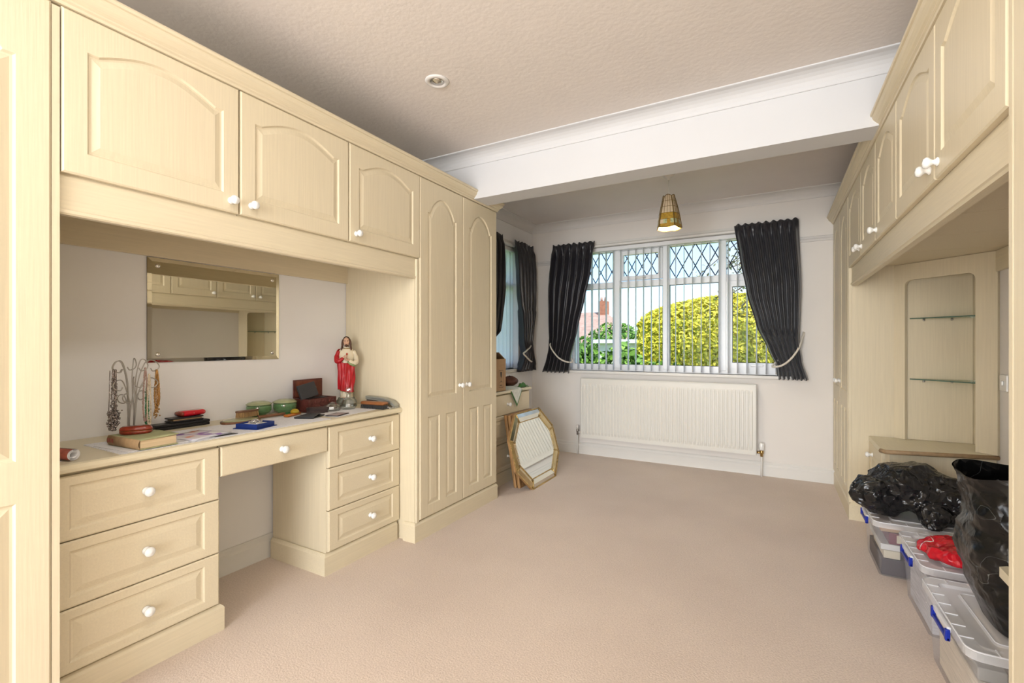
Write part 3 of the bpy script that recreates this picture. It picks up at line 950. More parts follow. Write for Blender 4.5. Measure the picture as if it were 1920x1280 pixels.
# desk: two pedestals, kneehole drawer, worktop
dz = [0.112, 0.317, 0.530, 0.738]
def pedestal(y0, y1, label, ky, py0, py1, side_path):
    t = thing('drawer_pedestal', ((XL+XD)/2, (y0+y1)/2, 0), label, 'drawers', 'drawer pedestals of the desk')
    tbox(t, 'carcass', XL+0.02, XD-0.021, y0+0.001, y1-0.001, 0.0, 0.744)
    b = MB(); b.sweep(side_path, plinth_prof(0.105)); b.build('plinth', M['cream_h'], t)
    for i in range(3):
        w, h = y1-y0-0.004, dz[i+1]-dz[i]-0.004
        front('drawer', drawer_front(w, h), t, XD, y0+0.002, y1-0.002, dz[i]+0.002, 'L', [(ky, (dz[i]+dz[i+1])/2)], M['cream_h'])
    return t
pedestal(0.545, 1.060, 'near three-drawer cream pedestal under the left of the desk', 0.808, 0, 0, [(XD-0.02, 0.545), (XD-0.02, 1.064), (XL+0.03, 1.064)])
pedestal(1.582, 2.090, 'far three-drawer cream pedestal beside the double wardrobe', 1.857, 0, 0, [(XL+0.03, 1.578), (XD-0.02, 1.578), (XD-0.02, 2.075)])
t = thing('kneehole_drawer', (XD-0.15, 1.32, 0.62), 'wide plain drawer above the kneehole of the desk', 'drawer')
tbox(t, 'drawer_box', -2.30, XD-0.021, 1.066, 1.576, 0.63, 0.742)
front('drawer_front', front_mesh('plain_front', 0.514, 0.120, []), t, XD, 1.064, 1.578, 0.618, 'L', [(1.330, 0.679)], M['cream_h'])
b = MB()
WT = [(XL+0.002, 0.746), (-1.925, 0.746), (-1.9165, 0.750), (-1.914, 0.760), (-1.9165, 0.771), (-1.925, 0.775), (XL+0.002, 0.775)]
n = len(WT)
b.add([(x, 0.543, z) for x, z in WT] + [(x, 2.092, z) for x, z in WT], [tuple(range(n)), tuple(range(2*n-1, n-1, -1))] + [(i, (i+1) % n, n+(i+1) % n, n+i) for i in range(n)])
tag(b.build('desk_worktop', M['cream_top']), 'long cream worktop of the dressing table desk', 'worktop')

# chest of drawers beyond the wardrobe
t = thing('chest_of_drawers', (-2.13, 3.39, 0), 'cream chest of drawers below the left side window', 'chest')
tbox(t, 'carcass', XL2+0.004, XD-0.021, 3.003, 3.775, 0.0, 0.74)
b = MB(); b.box(XL2+0.002, XD+0.015, 3.003, 3.79, 0.742, 0.768, 0.008); b.build('top', M['cream_top'], t)
b = MB(); b.sweep([(XD-0.02, 3.003), (XD-0.02, 3.778), (XL2+0.03, 3.778)], plinth_prof(0.10)); b.build('plinth', M['cream_h'], t)
cz = [0.108, 0.335, 0.565, 0.736]
for i in range(3):
    me = drawer_front(0.768, cz[i+1]-cz[i]-0.005) if i < 2 else front_mesh('plain_front', 0.768, cz[i+1]-cz[i]-0.005, [])
    front('drawer', me, t, XD, 3.005, 3.773, cz[i]+0.002, 'L', [(3.375, (cz[i]+cz[i+1])/2)], M['cream_h'])

# ---- right run ------------------------------------------------------------
t = thing('wardrobe', (0.75, 4.2, 0), 'tall cream wardrobe against the window wall on the right', 'wardrobe')
tbox(t, 'carcass', XF+0.021, XR_W-0.002, 3.772, YB-0.002, 0.0, 2.125)
tbox(t, 'filler_strip', XF+0.004, XF+0.0205, 3.772, 3.787, 0.11, 2.128)
b = MB(); b.sweep([(XF+0.019, YB-0.004), (XF+0.019, 3.770), (0.522, 3.770)], plinth_prof(0.11)); b.build('plinth', M['cream_h'], t)
wdr = tall_front(0.426, 2.010)
front('door', wdr, t, XF, 3.790, 4.216, 0.121, 'R', [(4.175, 0.881)])
front('door', wdr, t, XF, 4.219, 4.645, 0.121, 'R', [(4.260, 0.881)])
ys = [1.370, 1.877, 2.391, 2.83, 3.26, 3.770]
kys = [1.838, 1.920, 2.79, 3.22, 3.305]
rl = ['largest cream overhead cupboard of the right run, nearest the camera', 'second cream overhead cupboard of the right run, its knob paired with the nearest', 'third cream overhead cupboard of the right run, middle of the five', 'fourth cream overhead cupboard of the right run', 'last cream overhead cupboard of the right run, beside the far wardrobe']
for i in range(5):
    y0, y1 = ys[i], ys[i+1]
    t = thing('overhead_cabinet', (0.75, (y0+y1)/2, 1.648), rl[i], 'cabinet', 'overhead cupboards of the right run')
    tbox(t, 'carcass', XF+0.021, XR_W-0.002, y0+G, y1-G, 1.648, 2.13)
    front('door', overhead_front(y1-y0-0.006, DZ1-DZ0), t, XF, y0+0.003, y1-0.003, DZ0, 'R', [(kys[i], 1.695)])
b = MB()
VR = [(0.452, 1.531), (0.448, 1.538), (0.443, 1.541), (0.443, 1.549), (0.449, 1.554), (0.449, 1.6475), (0.478, 1.6475), (0.478, 1.531)]
n = len(VR)
b.add([(x, 1.372, z) for x, z in VR] + [(x, 3.768, z) for x, z in VR], [tuple(range(n)), tuple(range(2*n-1, n-1, -1))] + [(i, (i+1) % n, n+(i+1) % n, n+i) for i in range(n)])
tag(b.build('pelmet', M['cream_h']), 'long cream pelmet board under the right-hand overhead cupboards', 'pelmet')
tag(MB().box(XR_W-0.02, XR_W-0.002, 1.372, 3.42, 1.536, 1.646, 0.002).build('wall_batten', M['cream_h']), 'cream batten on the right wall beside the display unit', 'batten')
b = MB(); b.sweep([(XF, YB-0.003), (XF, -0.3)], CO)
tag(b.build('cornice', M['cream_h']), 'cream stepped cornice along the top of the right-hand cupboards', 'cornice')
# near tall wardrobe on the right edge
t = thing('wardrobe', (0.75, 0.6, 0), 'tall cream wardrobe cut off by the right edge of the picture', 'wardrobe')
tbox(t, 'carcass', XF+0.021, XR_W-0.002, -0.1, 1.36, 0.0, 2.125)
tbox(t, 'filler_strip', XF+0.001, XF+0.0205, 1.345, 1.367, 0.0, 2.128, bev=0.003)
tbox(t, 'plinth', XF-0.002, XF+0.0205, -0.1, 1.343, 0.0, 0.108)
wdn = tall_front(0.47, 2.010)
front('door', wdn, t, XF, 0.872, 1.342, 0.121, 'R', [(0.91, 0.881)])
front('door', wdn, t, XF, 0.399, 0.869, 0.121, 'R', [(0.83, 0.881)])

# corner display unit with glass shelves
t = thing('display_unit', (0.85, 3.55, 0), 'cream corner display unit with two glass shelves on the right', 'display unit')
Pa, Pb = Vector((0.668, 3.768)), Vector((1.037, 3.416))
dv = (Pb-Pa); LEN = dv.length; ang = math.atan2(dv.y, dv.x)
ZT0, ZT1 = 0.558, 1.646
fr = MB(); fr.T = Matrix.Translation(Vector((Pa.x, Pa.y, 0))) @ Matrix.Rotation(ang, 4, 'Z')
# frame with a rounded-top opening (local x along, y thickness into the corner)
ox0, ox1, oz1, rr = 0.062, LEN-0.095, ZT1-0.10, 0.035
arc = lambda cx, cz, a0, a1: [(cx+rr*math.cos(a0+(a1-a0)*i/6), cz+rr*math.sin(a0+(a1-a0)*i/6)) for i in range(7)]
open_ = [(ox1, ZT0)] + arc(ox1-rr, oz1-rr, 0, PI/2) + arc(ox0+rr, oz1-rr, PI/2, PI) + [(ox0, ZT0)]
outer = [(LEN, ZT0)] + [(LEN, ZT1)]*7 + [(0, ZT1)]*7 + [(0, ZT0)]
n = len(open_)
vs = [(p[0], 0, p[1]) for p in open_] + [(p[0], 0, p[1]) for p in outer] + [(p[0], 0.02, p[1]) for p in open_] + [(p[0], 0.02, p[1]) for p in outer]
fs = []
for i in range(n-1):
    fs += [(i, i+1, n+i+1, n+i), (2*n+i, 3*n+i, 3*n+i+1, 2*n+i+1), (i, 2*n+i, 2*n+i+1, i+1), (n+i, n+i+1, 3*n+i+1, 3*n+i)]
fr.add(vs, fs)
fr.build('arched_frame', M['cream'], t)
tbox(t, 'back_panel', Pa.x+0.03, XR_W-0.016, 3.755, 3.768, ZT0, ZT1)
tbox(t, 'side_panel', XR_W-0.015, XR_W-0.003, Pb.y+0.03, 3.754, ZT0, ZT1)
inn = [(Pa.x+0.075, 3.752), (XR_W-0.03, Pb.y+0.075), (XR_W-0.018, Pb.y+0.075), (XR_W-0.018, 3.752)]
for z in (0.93, 1.306):
    sh = MB().prism(inn, z, z+0.006).build('glass_shelf', M['glass_shelf'], t)
    e = MB()
    p, q = Vector((*inn[0], z+0.003)), Vector((*inn[1], z+0.003))
    e.tube([p, q], 0.003, 4); e.build('polished_edge', M['glass_edge'], sh)
    for (bx, by) in ((Pa.x+0.14, 3.745), (Pa.x+0.27, 3.745), (XR_W-0.025, 3.62)):
        MB().lathe([(0.004, -0.014), (0.006, -0.012), (0.006, 0)], (bx, by, z), 8).build('shelf_pin', M['steel'], t, True)
top = [(0.539, 3.768), (0.532, 3.36), (0.556, 3.316), (1.047, 3.43), (1.047, 3.768)]
top = [(0.539, 3.768), (0.533, 3.352), (0.552, 3.318), (XR_W-0.003, 3.432), (XR_W-0.003, 3.768)]
MB().prism(top, 0.531, 0.557).build('worktop', M['cream_top'], t)
e = MB(); e.tube([(0.5345, 3.352, 0.544), (0.5525, 3.319, 0.544), (XR_W-0.004, 3.4325, 0.544)], 0.0128, 8)
e.build('worn_edge', M['edge_brown'], t, True)
body = [(0.560, 3.768), (0.560, 3.375), (0.574, 3.352), (XR_W-0.003, 3.458), (XR_W-0.003, 3.768)]
MB().prism(body, 0.0, 0.530).build('carcass', M['cream'], t)
d = put('door', front_mesh('small_door', 0.385, 0.40, [((E5, 0.38, E5, 0.395), (0.06, 0.325, 0.06, 0.34), 0)]), M['cream'], t, (0.5395, 3.765, 0.125), FR)
knob(d, (0.5395, 3.63, 0.462), FR)
# near bedside cabinet, mostly hidden
t = thing('bedside_cabinet', (0.8, 1.55, 0), 'cream bedside cabinet whose top corner peeks past the right wardrobe', 'cabinet')
MB().prism([(0.545, 1.372), (XR_W-0.003, 1.372), (XR_W-0.003, 1.70), (0.575, 1.70), (0.545, 1.67)], 0.0, 0.530).build('carcass', M['cream'], t)
MB().prism([(0.520, 1.372), (XR_W-0.003, 1.372), (XR_W-0.003, 1.735), (0.545, 1.735), (0.526, 1.722)], 0.531, 0.557).build('worktop', M['cream_top'], t)
tbox(t, 'drawer', 0.532, 0.544, 1.376, 1.665, 0.13, 0.52, 'cream_h', 0.003)
# light switch on the right wall
t = thing('pull_switch', (XR_W, 3.36, 0.90), 'small white switch on the right wall beside the display unit', 'switch')
MB().box(XR_W-0.010, XR_W-0.001, 3.318, 3.404, 0.905, 0.991, 0.004).build('plate', M['porcelain'], t)
MB().box(XR_W-0.018, XR_W-0.010, 3.350, 3.372, 0.935, 0.96, 0.003).build('rocker', M['porcelain'], t)

# rectangular wall mirror
t = thing('wall_mirror', (XL, 1.316, 1.069), 'rectangular frameless mirror on the wall above the desk', 'mirror')
b = MB()
y0, y1, z0, z1, bv = 1.004, 1.628, 1.069, 1.5335, 0.017
xa, xb_ = XL+0.0068, XL+0.0052
b.add([(xb_, y0, z0), (xb_, y1, z0), (xb_, y1, z1), (xb_, y0, z1), (xa, y0+bv, z0+bv), (xa, y1-bv, z0+bv), (xa, y1-bv, z1-bv), (xa, y0+bv, z1-bv)], [(0,1,5,4),(1,2,6,5),(2,3,7,6),(3,0,4,7)])
b.build('bevelled_edge', M['mirror'], t)
MB().add([(xa, y0+bv, z0+bv), (xa, y1-bv, z0+bv), (xa, y1-bv, z1-bv), (xa, y0+bv, z1-bv)], [(0, 1, 2, 3)]).build('mirror_glass', M['mirror'], t)
MB().box(XL+0.001, XL+0.0049, y0, y1, z0, z1).build('backing', M['ink'], t)
for yy in (y0+0.04, y1-0.04):
    for zz in (z0+0.035, z1-0.035):
        MB().lathe([(0.010, 0.0), (0.010, 0.002), (0.006, 0.005), (0.0, 0.006)], (xa, yy, zz), 12, axis='x').build('screw_cap', M['chrome'], t, True)
# ---------------------------------------------------------------- things on the desk
DT = 0.775
def rot_pts(pts, c_, a):
    ca, sa = math.cos(a), math.sin(a)
    return [(c_[0] + x*ca - y*sa, c_[1] + x*sa + y*ca) for x, y in pts]

M['lace'] = mat('white_lace', (0.80, 0.80, 0.83), 0.9, var=0.06, scale=(90, 90, 90), bump=0.9, bscale=260)
def scallop(w, d, n1, n2, r=0.006):
    P = []
    def side(a, b_, n, nx, ny):
        for i in range(n*6):
            t = i/(n*6)
            k = abs(math.sin(PI*n*t))*r
            P.append((a[0]+(b_[0]-a[0])*t + nx*k, a[1]+(b_[1]-a[1])*t + ny*k))
    side((-w/2, -d/2), (w/2, -d/2), n1, 0, -1); side((w/2, -d/2), (w/2, d/2), n2, 1, 0)
    side((w/2, d/2), (-w/2, d/2), n1, 0, 1); side((-w/2, d/2), (-w/2, -d/2), n2, -1, 0)
    return P
def doily(label, c_, w, d, a, n1, n2):
    b = MB().prism(rot_pts(scallop(w, d, n1, n2), c_, a), DT+0.0002, DT+0.0016)
    tag(b.build('lace_runner', M['lace']), label, 'runner', 'lace runners on the desk')
doily('long white lace runner under the book and the hand mirror', (-2.085, 1.17), 0.30, 0.86, 0.0, 14, 40)
doily('white lace runner under the glass decanter', (-2.10, 1.795), 0.25, 0.30, 0.12, 12, 14)
Z1 = DT+0.0018

# rolled magazine at the left end
t = thing('rolled_magazine', (-2.02, 0.60, DT), 'rolled magazine at the left end of the desk', 'magazine')
M['mag_red'] = mat('magazine_cover_red', (0.35, 0.09, 0.06), 0.4, var=0.5, scale=(20, 20, 20))
p0, p1 = Vector((-1.962, 0.622, 0)), Vector((-2.085, 0.590, 0))
ax = (p1-p0).normalized(); sx_ = Vector((-ax.y, ax.x, 0))
sp = []
for i in range(60):
    a = i/60*2*PI*3.1
    r = 0.0185 - 0.0030*a/(2*PI)
    sp.append((r*math.cos(a+2.2), r*math.sin(a+2.2)))
b = MB()
vs = []; fs = []
for (u, w) in sp:
    for base, k in ((p0, 0), (p1, 1)):
        for th in (0.0, 0.0009):
            rr_ = math.hypot(u, w); f_ = (rr_+th)/rr_
            q = base + sx_*u*f_; vs.append((q.x, q.y, DT+0.0198+w*f_))
for i in range(len(sp)-1):
    a = i*4; c_ = a+4
    fs += [(a, c_, c_+2, a+2), (a+1, a+3, c_+3, c_+1), (a, a+1, c_+1, c_), (a+2, c_+2, c_+3, a+3)]
b.add(vs, fs); b.mi = [0 if (q % 4 == 1 and q < 4*20) else 1 for q in range(len(fs))]; b.build('roll', None, t, True, mats=[M['mag_red'], M['white_paper']])
MB().prism([(-2.05, 0.546), (-1.955, 0.546), (-1.985, 0.60), (-2.03, 0.575)], DT+0.0003, DT+0.001).build('loose_page', M['white_paper'], t)

# papers, book and spectacle case
tag(MB().prism(rot_pts([(-0.115, -0.1), (0.105, -0.1), (0.105, 0.1), (-0.115, 0.1)], (-2.055, 0.85), 0.08), Z1, Z1+0.002).build('paper_sheet', M['white_paper']), 'white paper sheets under the old green book', 'paper')
Z2 = Z1+0.0021
t = thing('book', (-2.04, 0.843, Z2), 'old hardback book with green cover and worn tan spine', 'book', rz=0.06)
M['book_green'] = mat('faded_green_cloth', (0.36, 0.37, 0.20), 0.8, var=0.15, scale=(20, 20, 20))
M['book_spine'] = mat('worn_tan_spine', (0.46, 0.31, 0.17), 0.85, var=0.2, scale=(40, 40, 12))
M['pages'] = mat('yellowed_pages', (0.62, 0.48, 0.30), 0.9, var=0.08, scale=(4, 4, 400))
def lp(parent, name, m, b_, smooth=False, mats=None):
    """part given in the local frame of its thing"""
    me = b_.mesh(name, smooth, mats); return put(name, me, None if mats else m, parent, Mw=WORLD[parent.name].copy())
lp(t, 'lower_board', M['book_green'], MB().box(-0.103, 0.105, -0.060, 0.066, 0.0, 0.003, 0.001))
bb = MB(); bb.grid(lambda u, v: (-0.103+0.208*u, -0.060+0.126*v, 0.0355+0.004*math.sin(PI*u)*v + 0.003*u*v), 8, 8)
ub = lp(t, 'upper_board', M['book_green'], bb, True); md = ub.modifiers.new('board', 'SOLIDIFY'); md.thickness = 0.003
lp(t, 'page_block', M['pages'], MB().box(-0.098, 0.100, -0.056, 0.062, 0.003, 0.033, 0.002))
bs = MB(); bs.grid(lambda u, v: (-0.103+0.208*u, -0.060-0.006*math.sin(PI*v), 0.001+0.035*v), 2, 8)
sp_ = lp(t, 'spine', M['book_spine'], bs, True); md = sp_.modifiers.new('board', 'SOLIDIFY'); md.thickness = 0.002
bl = MB()
for k, x in enumerate((-0.092, -0.084, -0.076, -0.066, -0.058)):
    bl.box(x, x+0.0045, -0.0685, -0.0675, 0.012+0.002*(k % 2), 0.028)
lp(t, 'faded_title', M['mag_red'], bl)
t = thing('spectacle_case', (-2.07, 0.835, Z2+0.038), 'glossy red-brown spectacle case lying on the old green book', 'case', rz=0.95)
M['case_red'] = mat('red_brown_leather', (0.22, 0.028, 0.012), 0.22, var=0.3, scale=(40, 40, 40), coat=0.3)
def pill(zlo, zhi, sz):
    b = MB()
    L, W, N = 0.050, 0.023, 28
    def ring_(s, z):
        return [(math.copysign(abs(math.cos(2*PI*i/N))**0.6, math.cos(2*PI*i/N))*L*s, math.copysign(abs(math.sin(2*PI*i/N))**0.8, math.sin(2*PI*i/N))*W*s, z) for i in range(N)]
    lv = [(1.0, zlo), (1.0, zlo+(zhi-zlo)*0.35), (0.93, zlo+(zhi-zlo)*0.75), (0.80, zhi)] if sz > 0 else [(0.82, zlo), (0.94, zlo+(zhi-zlo)*0.25), (1.0, zlo+(zhi-zlo)*0.6), (1.0, zhi)]
    vs = []; fs = []
    for s, z in lv: vs += ring_(s, z)
    for k in range(3):
        for i in range(N): fs.append((k*N+i, k*N+(i+1) % N, (k+1)*N+(i+1) % N, (k+1)*N+i))
    fs.append(tuple(range(N-1, -1, -1))); fs.append(tuple(3*N+i for i in range(N)))
    return b.add(vs, fs)
lp(t, 'lower_shell', M['case_red'], pill(0.0, 0.0125, -1), True)
lp(t, 'upper_shell', M['case_red'], pill(0.0138, 0.030, 1), True)
lp(t, 'hinge_seam', M['brass'], pill(0.0122, 0.0140, 1))

# jewellery tree and necklaces
JX, JY = -2.19, 0.868
t = thing('jewellery_stand', (JX, JY, DT), 'wire jewellery tree with curled branches behind the old book', 'jewellery stand')
MB().lathe([(0.0, 0.0), (0.045, 0.0), (0.045, 0.006), (0.03, 0.012), (0.0, 0.014)], (JX, JY, Z1), 24).build('base', M['steel'], t, True)
def branch(dy, dx, h, curl=1, r=0.0021):
    y1 = JY + dy
    s = 1 if dy > 0 else -1
    p = [(JX, JY+0.012*s*0.5, Z1+0.01), (JX+dx*0.2, JY+0.010*s, Z1+h*0.35), (JX+dx*0.35, JY+dy*0.22, Z1+h*0.72), (JX+dx*0.6, JY+dy*0.48, Z1+h*0.97), (JX+dx*0.9, JY+dy*0.78, Z1+h), (JX+dx, y1, Z1+h*0.93), (JX+dx, y1-0.006*s, Z1+h*0.93-0.016), (JX+dx, y1-0.022*s, Z1+h*0.93-0.022), (JX+dx, y1-0.030*s, Z1+h*0.93-0.010)]
    return MB().tube(cat(p, 6), r, 6)
for dy, dx, h in ((-0.062, 0.01, 0.308), (-0.050, -0.03, 0.306), (-0.066, 0.02, 0.235), (-0.040, 0.03, 0.182), (-0.034, -0.03, 0.176),
                  (0.048, 0.015, 0.312), (0.094, 0.0, 0.308), (0.030, -0.035, 0.315), (0.080, 0.02, 0.238), (0.062, -0.03, 0.185), (-0.012, 0.05, 0.245)):
    branch(dy, dx, h).build('branch', M['steel'], t, True)
def strand(b, c_, z0, z1, spread, n, r, ph, tail):
    n = int(n*2.2)
    """a closed loop of beads hanging from a hook"""
    for i in range(n):
        t_ = i/n*2*PI
        k = (1-math.cos(t_))/2
        z = z0 + (z1-z0)*k
        w = spread*math.sin(t_)*(0.35+0.65*k)
        b.ball((c_[0]+0.5*w*math.sin(ph)+random.uniform(-1, 1)*tail*k, c_[1]+w*math.cos(ph)+random.uniform(-1, 1)*tail*k, z+random.uniform(-1, 1)*tail*0.3*k), r*random.uniform(0.8, 1.15), 6, 4)
M['bead_silver'] = mat('silver_beads', (0.30, 0.26, 0.25), 0.2, metal=0.7, var=0.6, scale=(120, 120, 120))
M['pearl'] = mat('pearls', (0.62, 0.52, 0.38), 0.2, coat=0.5, var=0.2, scale=(80, 80, 80))
M['bead_pink'] = mat('pink_beads', (0.42, 0.28, 0.24), 0.25)
M['bead_green'] = mat('green_beads', (0.02, 0.22, 0.07), 0.15, coat=0.5)
M['gold_chain'] = mat('gold_chain', (0.50, 0.28, 0.10), 0.25, metal=0.7, var=0.3, scale=(90, 90, 90))
b = MB(); strand(b, (JX+0.012, JY-0.062, 0), 1.052, 0.845, 0.007, 60, 0.0034, 0.4, 0.004)
strand(b, (JX+0.018, JY-0.058, 0), 1.052, 0.84, 0.006, 60, 0.0036, 1.2, 0.005)
for i in range(150):
    k = random.random()
    b.ball((JX+0.012+random.gauss(0, 0.007), JY-0.062+random.gauss(0, 0.008)*(0.6+k), 0.825+0.075*k), random.uniform(0.003, 0.0052), 6, 4)
b.tube([(JX+0.008, JY-0.071, 1.05), (JX+0.008, JY-0.073, 0.95), (JX+0.008, JY-0.076, 0.87)], 0.0015, 5)
tag(b.build('necklace', M['bead_silver'], smooth=True), 'heavy silver bead necklace hanging on the left of the wire stand', 'necklace', 'necklaces on the wire stand')
b = MB(); strand(b, (JX+0.014, JY+0.040, 0), 1.055, 0.845, 0.010, 70, 0.0030, 0.6, 0.0015)
tag(b.build('necklace', M['bead_pink'], smooth=True), 'pale pink bead necklace hanging beside the green beads', 'necklace', 'necklaces on the wire stand')
b = MB(); strand(b, (JX+0.026, JY+0.048, 0), 1.03, 0.828, 0.008, 60, 0.0033, 0.2, 0.001)
tag(b.build('necklace', M['pearl'], smooth=True), 'cream pearl necklace hanging over the green beads', 'necklace', 'necklaces on the wire stand')
b = MB(); strand(b, (JX+0.004, JY+0.050, 0), 0.99, 0.82, 0.005, 60, 0.0035, 0.2, 0.002)
for i in range(24): b.ball((JX+0.004+random.gauss(0, 0.005), JY+0.050+random.gauss(0, 0.006), 0.80+0.025*random.random()), 0.0045, 6, 4)
tag(b.build('necklace', M['bead_green'], smooth=True), 'green glass bead necklace with a cluster at its foot', 'necklace', 'necklaces on the wire stand')
b = MB()
for k in range(3): strand(b, (JX+0.004*k, JY+0.083, 0), 1.045, 0.875+0.01*k, 0.004+0.004*k, 70, 0.0026, 0.3, 0.001)
for i in range(26): b.ball((JX+random.gauss(0, 0.004), JY+0.083+random.gauss(0, 0.005), 0.85+0.04*random.random()), 0.0032, 6, 4)
tag(b.build('necklace', M['gold_chain'], smooth=True), 'gold multi-strand necklace on the right of the wire stand', 'necklace', 'necklaces on the wire stand')

# black box, wallet, red case stacked by the wall
t = thing('jewellery_box', (-2.335, 1.11, DT), 'long flat black jewellery box against the wall', 'box')
MB().box(-2.362, -2.305, 1.0, 1.22, DT+0.0003, DT+0.013, 0.002).build('base', M['black'], t)
MB().box(-2.363, -2.304, 0.999, 1.221, DT+0.0138, DT+0.026, 0.003).build('lid', M['black'], t)
t = thing('wallet', (-2.335, 1.125, DT+0.0265), 'bulging black wallet on top of the long black box', 'wallet')
MB().box(-2.368, -2.308, 1.06, 1.195, DT+0.0265, DT+0.034, 0.003).build('lower_flap', M['black'], t)
MB().box(-2.362, -2.312, 1.07, 1.188, DT+0.0342, DT+0.040, 0.001).build('cards', M['edge_brown'], t)
MB().box(-2.368, -2.308, 1.06, 1.195, DT+0.0402, DT+0.047, 0.003).build('upper_flap', M['black'], t)
t = thing('red_case', (-2.345, 1.155, DT+0.0475), 'bright red rounded case on top of the black wallet', 'case', rz=0.10)
M['red_plastic'] = mat('bright_red_plastic', (0.62, 0.006, 0.020), 0.18, coat=0.5)
b = MB(); b.box(-0.028, 0.028, -0.052, 0.058, 0.0, 0.024, 0.011); lp(t, 'body', M['red_plastic'], b, True)
b = MB(); b.box(-0.029, 0.029, -0.056, -0.038, 0.0015, 0.0225, 0.010); lp(t, 'end_cap', M['case_red'], b, True)
b = MB(); b.ball((0.0281, 0.0, 0.012), 0.0016, 6, 4); b.ball((0.0281, 0.045, 0.012), 0.0016, 6, 4); lp(t, 'stud', M['chrome'], b, True)

# postcard
def print_mat():
    m, nt, b = new_mat('postcard_print')
    tc = nt.nodes.new('ShaderNodeTexCoord'); nz = nt.nodes.new('ShaderNodeTexNoise'); nz.inputs['Scale'].default_value = 11; nz.inputs['Detail'].default_value = 2
    rp = nt.nodes.new('ShaderNodeValToRGB'); rp.color_ramp.interpolation = 'EASE'
    els = rp.color_ramp.elements
    els[0].position = 0.30; els[0].color = (0.10, 0.035, 0.24, 1)
    els[1].position = 0.68; els[1].color = (0.70, 0.28, 0.16, 1)
    for p_, c_ in ((0.42, (0.30, 0.18, 0.50, 1)), (0.48, (0.74, 0.72, 0.80, 1)), (0.60, (0.76, 0.76, 0.80, 1))):
        e = els.new(p_); e.color = c_
    nt.links.new(tc.outputs['Object'], nz.inputs['Vector']); nt.links.new(nz.outputs['Fac'], rp.inputs['Fac']); nt.links.new(rp.outputs['Color'], b.inputs['Base Color'])
    b.inputs['Roughness'].default_value = 0.25
    return m
M['print'] = print_mat()
t = thing('magazine', (-2.05, 1.035, Z1), 'thin magazine with a purple printed cover at the front of the desk', 'magazine', rz=0.20)
for k in range(3):
    b = MB(); b.grid(lambda u, v: (-0.095+0.19*u, -0.085+0.17*v, 0.0003+0.0016*k + 0.006*(k/2.0)*u*u*v), 8, 8)
    o = lp(t, 'cover' if k == 2 else 'inner_pages', M['print'] if k == 2 else M['white_paper'], b, True)
    md = o.modifiers.new('sheet', 'SOLIDIFY'); md.thickness = 0.0006; md.offset = 1
t = thing('leaflet', (-1.985, 1.06, Z1), 'black-edged leaflet beside the purple magazine', 'leaflet')
MB().prism([(-1.968, 1.035), (-1.958, 1.035), (-1.952, 1.145), (-1.975, 1.14)], Z1, Z1+0.002).build('sheet', M['black'], t)

# hand mirror and hair brush
t = thing('hand_mirror', (-2.235, 1.325, Z1), 'green-backed oval hand mirror lying face down on the runner', 'hand mirror', rz=0.02)
M['sage'] = mat('sage_enamel', (0.33, 0.35, 0.19), 0.25, var=0.08, scale=(10, 10, 10), coat=0.4)
def oval(rx, ry, n=36): return [(rx*math.cos(2*PI*i/n), ry*math.sin(2*PI*i/n)) for i in range(n)]
lp(t, 'rim', M['brown_wood'], MB().prism(oval(0.062, 0.092), 0.0, 0.010))
lp(t, 'back', M['sage'], MB().lathe([(0.058, 0.0101), (0.050, 0.0135), (0.03, 0.0155), (0.0, 0.016)], (0, 0, 0), 36, sx=1, sy=1.5), True)
lp(t, 'handle', M['brown_wood'], MB().tube(cat([(0, 0.088, 0.0105), (0.004, 0.12, 0.0105), (0.01, 0.17, 0.0105), (0.014, 0.225, 0.0105)], 5), [0.010]+[0.0075]*13+[0.009, 0.006], 8), True)
t = thing('hair_brush', (-2.262, 1.372, Z1+0.0165), 'brown-backed brush with tan bristles standing on the hand mirror', 'brush', rz=-0.05)
lp(t, 'brush_back', M['brown_wood'], MB().prism(oval(0.020, 0.056), 0.024, 0.032))
M['bristle'] = mat('tan_bristle', (0.40, 0.24, 0.10), 0.7, var=0.4, scale=(300, 300, 4))
b = MB()
for i in range(5):
    for j in range(15):
        x, y = -0.014+0.007*i, -0.048+0.0069*j
        if (x/0.020)**2+(y/0.054)**2 > 0.95: continue
        b.tube([(x, y, 0.024), (x*1.1, y*1.06, 0.0)], 0.0022, 4)
o = lp(t, 'bristles', M['bristle'], b); o['kind'] = 'stuff'

# green glass pots
M['green_glass'] = mat('green_glass', (0.36, 0.62, 0.30), 0.05, trans=0.75, ior=1.4, coat=0.3)
M['green_dark'] = mat('emerald_glass', (0.05, 0.32, 0.10), 0.06, trans=0.5, ior=1.4)
def pot(c_, label):
    t = thing('powder_pot', (*c_, Z1), label, 'pot', 'green powder pots')
    MB().lathe([(0.0, 0.0), (0.032, 0.0), (0.034, 0.006), (0.033, 0.010), (0.052, 0.018), (0.058, 0.032), (0.0585, 0.050), (0.056, 0.060), (0.052, 0.060), (0.054, 0.048), (0.053, 0.033), (0.046, 0.022), (0.0, 0.016)], (*c_, Z1), 32).build('bowl', M['green_glass'], t, True)
    MB().lathe([(0.0, 0.0005), (0.0345, 0.0005), (0.0355, 0.006), (0.0315, 0.0115), (0.0, 0.0125)], (*c_, Z1-0.0003), 24).build('foot', M['green_dark'], t, True)
    MB().lathe([(0.0, 0.0605), (0.060, 0.0605), (0.0615, 0.064), (0.050, 0.072), (0.03, 0.0785), (0.0, 0.081)], (*c_, Z1), 32).build('lid', M['sage'], t, True)
    MB().lathe([(0.008, 0.0), (0.008, 0.003), (0.0, 0.005)], (c_[0]+0.045, c_[1]-0.035, Z1+0.048), 10, axis='x').build('boss', M['chrome'], t, True)
pot((-2.325, 1.472), 'left green glass powder pot with pale lid behind the brush')
